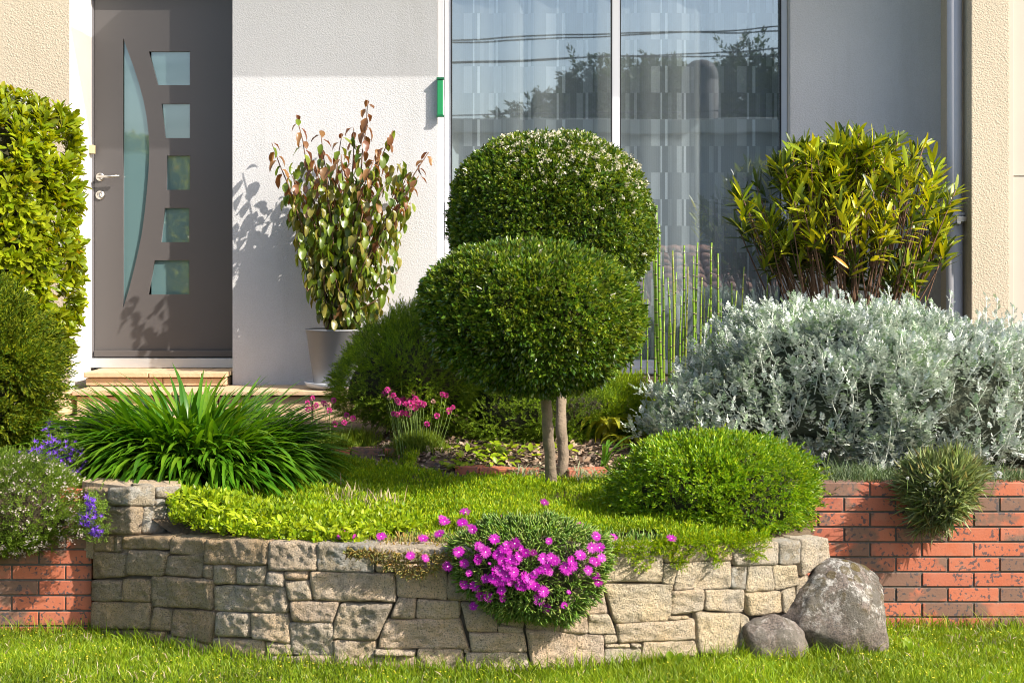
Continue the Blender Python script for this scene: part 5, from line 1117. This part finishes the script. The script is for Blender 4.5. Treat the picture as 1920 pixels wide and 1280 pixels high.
# ------------------------------------------------------------ white flowered clump over the brick wall
dn = Blob([(1688,905),(1700,880),(1740,862),(1790,858),(1840,872),(1855,895),(1825,920),(1800,955),(1775,985),(1745,1005),(1725,1000),(1705,960),(1692,930)], 6.80, .15, (1765, 920))
t = empty('dianthus_clump', (dn.c[0], 6.85, .6)); tag(t, 'grey green wiry clump with a few white flowers hanging over the brick wall', 'plant')
dn.core('branches', M_TWIG, t, .55, .12, 6, 4, True, 6)
n = 4600; d = rsph(n*2); d = d[d[:, 1] < .4][:n]; p = dn.at(d, .84+.14*sn(d, 3, 6)-np.abs(rng.normal(size=len(d)))*.2); ld = norm(dn.nrm(d)*.4+rng.normal(size=p.shape)*.5+[-.05, -.15, .55*0+.5])
V, T = inst(leaf2(.034, .02, .2, .4), p, frames(ld), rng.uniform(.05, .13, len(p))); mk('foliage', tris_mesh('foliage', V, T, G_GREYG), t)
n = 6000; X = rng.uniform(1.45, 3.4, n); Yv = rng.uniform(6.88, 7.25, n); blades('low_foliage', X, Yv, gz(X, Yv), rng.uniform(.03, .11, n)*(1+.4*sn(np.stack([X*3, Yv, X*0], 1), 3, 1)), .005, leafmat('low_leaf', [(.06, .11, .04), (.11, .17, .07), (.2, .24, .14)], .6, .2), 'stuff', t, .5)
S_ = []; PMW = pom(G_WHT, 6); tuf = [(1748,906,1.3),(1746,890,.8),(1872,890,1.5),(1702,896,.6),(1738,858,.8),(1858,860,1),(1882,864,.8),(1545,853,1.2),(1556,845,.8),(1700,850,.6),(1810,925,.5),(1765,935,.4),(1735,916,.5)]
for px, py, k in tuf:
    Yf = 6.66 if py > 880 else 6.95
    if px < 1600: Yf = 7.1
    e = P(px, py, Yf); b = np.array([e[0]+random.uniform(-.03, .03), Yf+.08, e[2]-.12]); S_.append(tube([b, e], .0014, .0012, 4)); mk('flower', PMW, t, None, tl(e) @ Matrix.Scale(.0125*k, 4))
V, T = join(S_); mk('flower_stalks', tris_mesh('flower_stalks', V, T, M_GST), t)

# ------------------------------------------------------------ plants over the left brick wall
wb = Blob([(-330,900),(-200,850),(-60,850),(20,858),(70,870),(115,885),(150,905),(168,950),(160,990),(130,1015),(95,1022),(50,1035),(0,1042),(-120,1040),(-330,1020)], 6.72, .26, (-70, 950))
t = empty('candytuft', (wb.c[0], 6.75, .6)); tag(t, 'mound of green stems with tiny whitish flowers over the left brick wall', 'plant')
wb.core('branches', M_TWIG, t, .80, .08, 6, 4, True, 6)
n = 7500; d = rsph(n*2); d = d[d[:, 1] < .4][:n]; p = wb.at(d, .95+.06*sn(d, 3, 7)-np.abs(rng.normal(size=len(d)))*.10); ld = norm(wb.nrm(d)*.8+rng.normal(size=p.shape)*.4+[0, -.1, .5])
G_CAN = leafmat('candytuft_leaf', [(.10, .19, .02), (.18, .29, .03), (.26, .36, .05)], .5, .3, (1.4, 1.3, .5), .3, 6)
V, T = inst(sprig(10, .34, .2, 1.0, 45, seed=3), p, frames(ld), rng.uniform(.035, .06, len(p))); mk('foliage', tris_mesh('foliage', V, T, G_CAN), t)
n = 900; d = rsph(n*3); d = d[(d[:, 1] < .2) & (d[:, 2] > -.6)][:n]; c_ = wb.at(d, 1.03+.06*sn(d, 3, 7)); p = np.repeat(c_, 5, 0)+rng.normal(size=(len(c_)*5, 3))*.007
G_WPK = leafmat('pinkish_white_petal', [(.62, .58, .50), (.66, .52, .50), (.55, .52, .42)], .7, .3, (1, 1, 1), .2, 9, cl=.05)
V, T = inst(fl5, p, frames(rsph(len(p)), rsph(len(p))*.6+[0, -.6, .6]), np.full(len(p), .0050)); tag(mk('flower_heads', tris_mesh('flower_heads', V, T, G_WPK), t), kind='stuff')
bell = join([(np.array([(0,0,0),(.28*math.cos(a-.62),.28*math.sin(a-.62),.3),(math.cos(a),math.sin(a),.55),(.28*math.cos(a+.62),.28*math.sin(a+.62),.3)]), np.array([(0,1,2),(0,2,3)])) for a in [i*1.2566 for i in range(5)]])
BM = tris_mesh('flower', *bell, G_PUR)
def campanula(label, spots, Y, n, ry):
    c = np.array([P(a, b, Y) for a, b, s in spots]); t = empty('bellflower', (c[0][0], Y, c[0][2]-.1)); tag(t, label, 'plant', 'violet bellflower clumps')
    pts = []
    for (a, b, s) in spots:
        for k in range(int(n*s/62)): pts.append(P(a+random.gauss(0, s*.5), b+random.gauss(0, s*.42), Y+random.gauss(0, ry)))
    pts = np.array(pts); lf = np.repeat(pts, 5, 0)+rng.normal(size=(len(pts)*5, 3))*.02+[0, .03, -.015]
    V, T = inst(sprig(7, .4, .45, 1, 50, seed=2), lf, frames(norm(rng.normal(size=lf.shape)+[0, -.3, .8])), rng.uniform(.02, .035, len(lf))); tag(mk('foliage', tris_mesh('foliage', V, T, G_CAN), t), kind='stuff')
    for p in pts:
        nn = norm(np.array([.2+random.gauss(0, .4), -.8, .4+random.gauss(0, .4)])); y_ = norm(np.cross(nn, [1, 0, 0])); x_ = np.cross(y_, nn); s_ = random.uniform(.012, .018)
        mk('flower', BM, t, None, Matrix([[float(x_[k]*s_), float(y_[k]*s_), float(nn[k]*s_), float(p[k])] for k in range(3)]+[[0, 0, 0, 1]]) @ Matrix.Rotation(random.random()*6, 4, 'Z'))
campanula('violet bellflowers between the conifer and the strap leaved clump', [(105,850,42),(120,872,40),(70,862,26),(50,890,18),(95,880,30)], 6.98, 190, .05)
campanula('violet bellflowers growing against the steps behind the strap leaved clump', [(125,815,34),(160,812,30),(200,818,26),(100,805,20)], 7.55, 120, .06)
campanula('violet bellflowers hanging at the left corner of the raised stone block', [(168,942,12),(165,970,16),(180,995,10),(172,955,12)], 6.50, 130, .02)
campanula('few violet bellflowers at the far left behind the white flowered plant', [(8,868,20),(25,885,18)], 6.9, 60, .04)

# ------------------------------------------------------------ the other side of the street, seen only as reflections in the glass
def refl(px, py, D): return (XP(px, D), 2*YG-D, ZP(py, D))
M_HW = plain('neighbour_render', (.30, .31, .30), .9, nscale=2, col2=(.26, .27, .26)); M_SL = plain('pale_parapet', (.50, .47, .40), .8); M_CH = plain('dark_chimney', (.10, .095, .095), .8)
nh = empty('neighbour_house', (4, -16, 0)); tag(nh, 'low rendered house across the street with a round topped chimney', 'house')
x0, _, z0 = refl(860, 225, 36); x1 = XP(1500, 36); Yh = 2*YG-36
boxes('wall', [(x0, x1+6, Yh-6, Yh, -.1, z0-.35)], M_HW, nh); boxes('roof', [(x0-.3, x1+6.3, Yh-6.3, Yh+.35, z0-.34, z0)], M_SL, nh, .03)
for px in (930, 1050, 1400): boxes('window', [(XP(px, 36)-.6, XP(px, 36)+.6, Yh+.004, Yh+.03, 1.2, 2.5)], MSHELL, nh)
ch_x, _, ch_z = refl(1322, 128, 36); V, T = tube([(ch_x, Yh-1, z0-.1), (ch_x, Yh-1, ch_z-.2)], .46, .46, 24); mk('chimney', tris_mesh('chimney', V, T, M_CH, smooth=True), nh)
V, T = lathe([(.46, ch_z-.2), (.45, ch_z-.05), (.41, ch_z+.1), (.32, ch_z+.24), (.18, ch_z+.33), (.001, ch_z+.36)], (ch_x, Yh-1), 24); mk('chimney_cap', tris_mesh('chimney_cap', V, T, M_CH, smooth=True), nh)
G_TREE = leafmat('street_tree_leaf', [(.03, .06, .012), (.05, .09, .015), (.08, .12, .02)], .5, .25, (1.4, 1.4, .5), .3, .8)
TR = [(1050, 300, 60, 150, 1), (1120, 250, 95, 130, 2), (1215, 215, 85, 130, 3), (1290, 235, 70, 120, 4), (1400, 210, 90, 130, 5), (1470, 250, 80, 120, 6), (1560, 230, 90, 130, 7), (960, 330, 55, 120, 8)]
tl8 = ['leafy tree across the street reflected at the left edge of the crowd of trees', 'second tree across the street, taller and darker', 'third tree across the street just left of the round chimney', 'tree across the street behind the round chimney', 'tree across the street right of the round chimney', 'tree across the street near the right edge of the window', 'last tree across the street beyond the window edge', 'small low tree across the street left of all others']
for (px, py, rx, ry_, sd_), lb in zip(TR, tl8):
    D = 44+sd_*.5; Yt = 2*YG-D; a = np.linspace(0, 2*math.pi, 14, endpoint=False); ol = [(px+rx*math.cos(q)*random.uniform(.8, 1.1), py+ry_*math.sin(q)*random.uniform(.8, 1.1)) for q in a]
    b = Blob(ol, D, 1.2); b.c = np.array([b.c[0], Yt, b.c[2]]); t = empty('street_tree', (b.c[0], Yt, 0)); tag(t, lb, 'tree', 'trees across the street')
    V, T = tube([(b.c[0], Yt, -.1), (b.c[0]+.1, Yt, 2), (b.c[0], Yt, b.c[2])], .18, .09, 8); mk('trunk', tris_mesh('trunk', V, T, M_BARK, smooth=True), t)
    n = 1600; d = rsph(n); p = b.at(d, (.55+.5*rng.random(n))*(1+.18*sn(d, sd_, 4))); V, T = inst(sprig(9, .5, .5, 1, 60, seed=1), p, frames(rsph(n)), rng.uniform(.28, .5, n)); mk('crown', tris_mesh('crown', V, T, G_TREE), t)
# low tiled roof by the street, seen in the lower part of the right pane
sh = empty('tiled_shed', (3.4, -3, 0)); tag(sh, 'low shed with a weathered clay tile roof beside the pavement', 'shed')
boxes('wall', [(1.75, 5.4, -5.2, -2.0, -.05, .62)], M_HW, sh)
D0, D1 = 21.3, 25.0; n_r, n_c = 11, 16; MT = plain('clay_tile', (.34, .15, .09), .8, nscale=6, col2=(.20, .11, .08), rand=20); V = []; T = []
for i in range(9):
    a = math.pi*i/8
    V += [(-.115*math.cos(a), 0, .07*math.sin(a)), (-.10*math.cos(a), .40, .06*math.sin(a))]
for i in range(8): T.append((i*2, i*2+2, i*2+3, i*2+1))
TM = tris_mesh('tile', V, np.array(T), MT, smooth=True); bm = bmesh.new(); bm.from_mesh(TM); bmesh.ops.solidify(bm, geom=bm.faces[:], thickness=.015); bm.to_mesh(TM); bm.free()
za, zb_ = .66, 2.0; sl_ = math.atan2(zb_-za, 3.7)
boxes('roof', [(1.65, 5.45, 0, 3.95, -.05, 0)], MT, sh).matrix_basis = Matrix.Translation((0, 2*YG-D0, za)) @ Matrix.Rotation(math.pi, 4, 'Z') @ Matrix.Translation((-7.1, 0, 0)) @ Matrix.Rotation(sl_, 4, 'X')
for r in range(n_r):
    for c in range(n_c):
        y = 2*YG-D0-r*.34*math.cos(sl_); z = za+.01+r*.34*math.sin(sl_)+.01
        mk('tile', TM, sh, None, Matrix.Translation((1.75+c*.235+random.uniform(-.008, .008), y, z)) @ Matrix.Rotation(math.pi, 4, 'Z') @ Matrix.Rotation(sl_-.03, 4, 'X'))
# overhead wires
M_WIRE = plain('black_cable', (.02, .02, .02), .6); k = 0
for (ya, yb, sag) in ((76, 60, -12), (80, 50, 10), (116, 105, -8), (118, 92, 6), (217, 208, -3)):
    D = 32+k; k += 1; pts = []
    for u in np.linspace(-1, 1, 21):
        px = 1155+u*1300; py = lerp(ya, yb, (px-846)/620)+sag*(1-((px-1155)/310)**2)*.35; py = min(max(py, -200), 260); pts.append((XP(px, D), 2*YG-D, ZP(py, D)))
    V, T = tube(pts, .018, .018, 5)
    tag(mk('overhead_cable', tris_mesh('overhead_cable', V, T, M_WIRE)), ['upper of the two crossing overhead cables, arching', 'lower sagging one of the top pair of overhead cables', 'third overhead cable from the top, nearly straight', 'fourth overhead cable from the top, climbing to the right', 'lowest single overhead cable just above the tree tops'][k-1], 'cable', 'overhead cables along the street')
# render settings
S.render.engine = 'CYCLES'; S.cycles.filter_width = 1.0; S.cycles.max_bounces = 8; S.cycles.transparent_max_bounces = 12; S.cycles.diffuse_bounces = 4
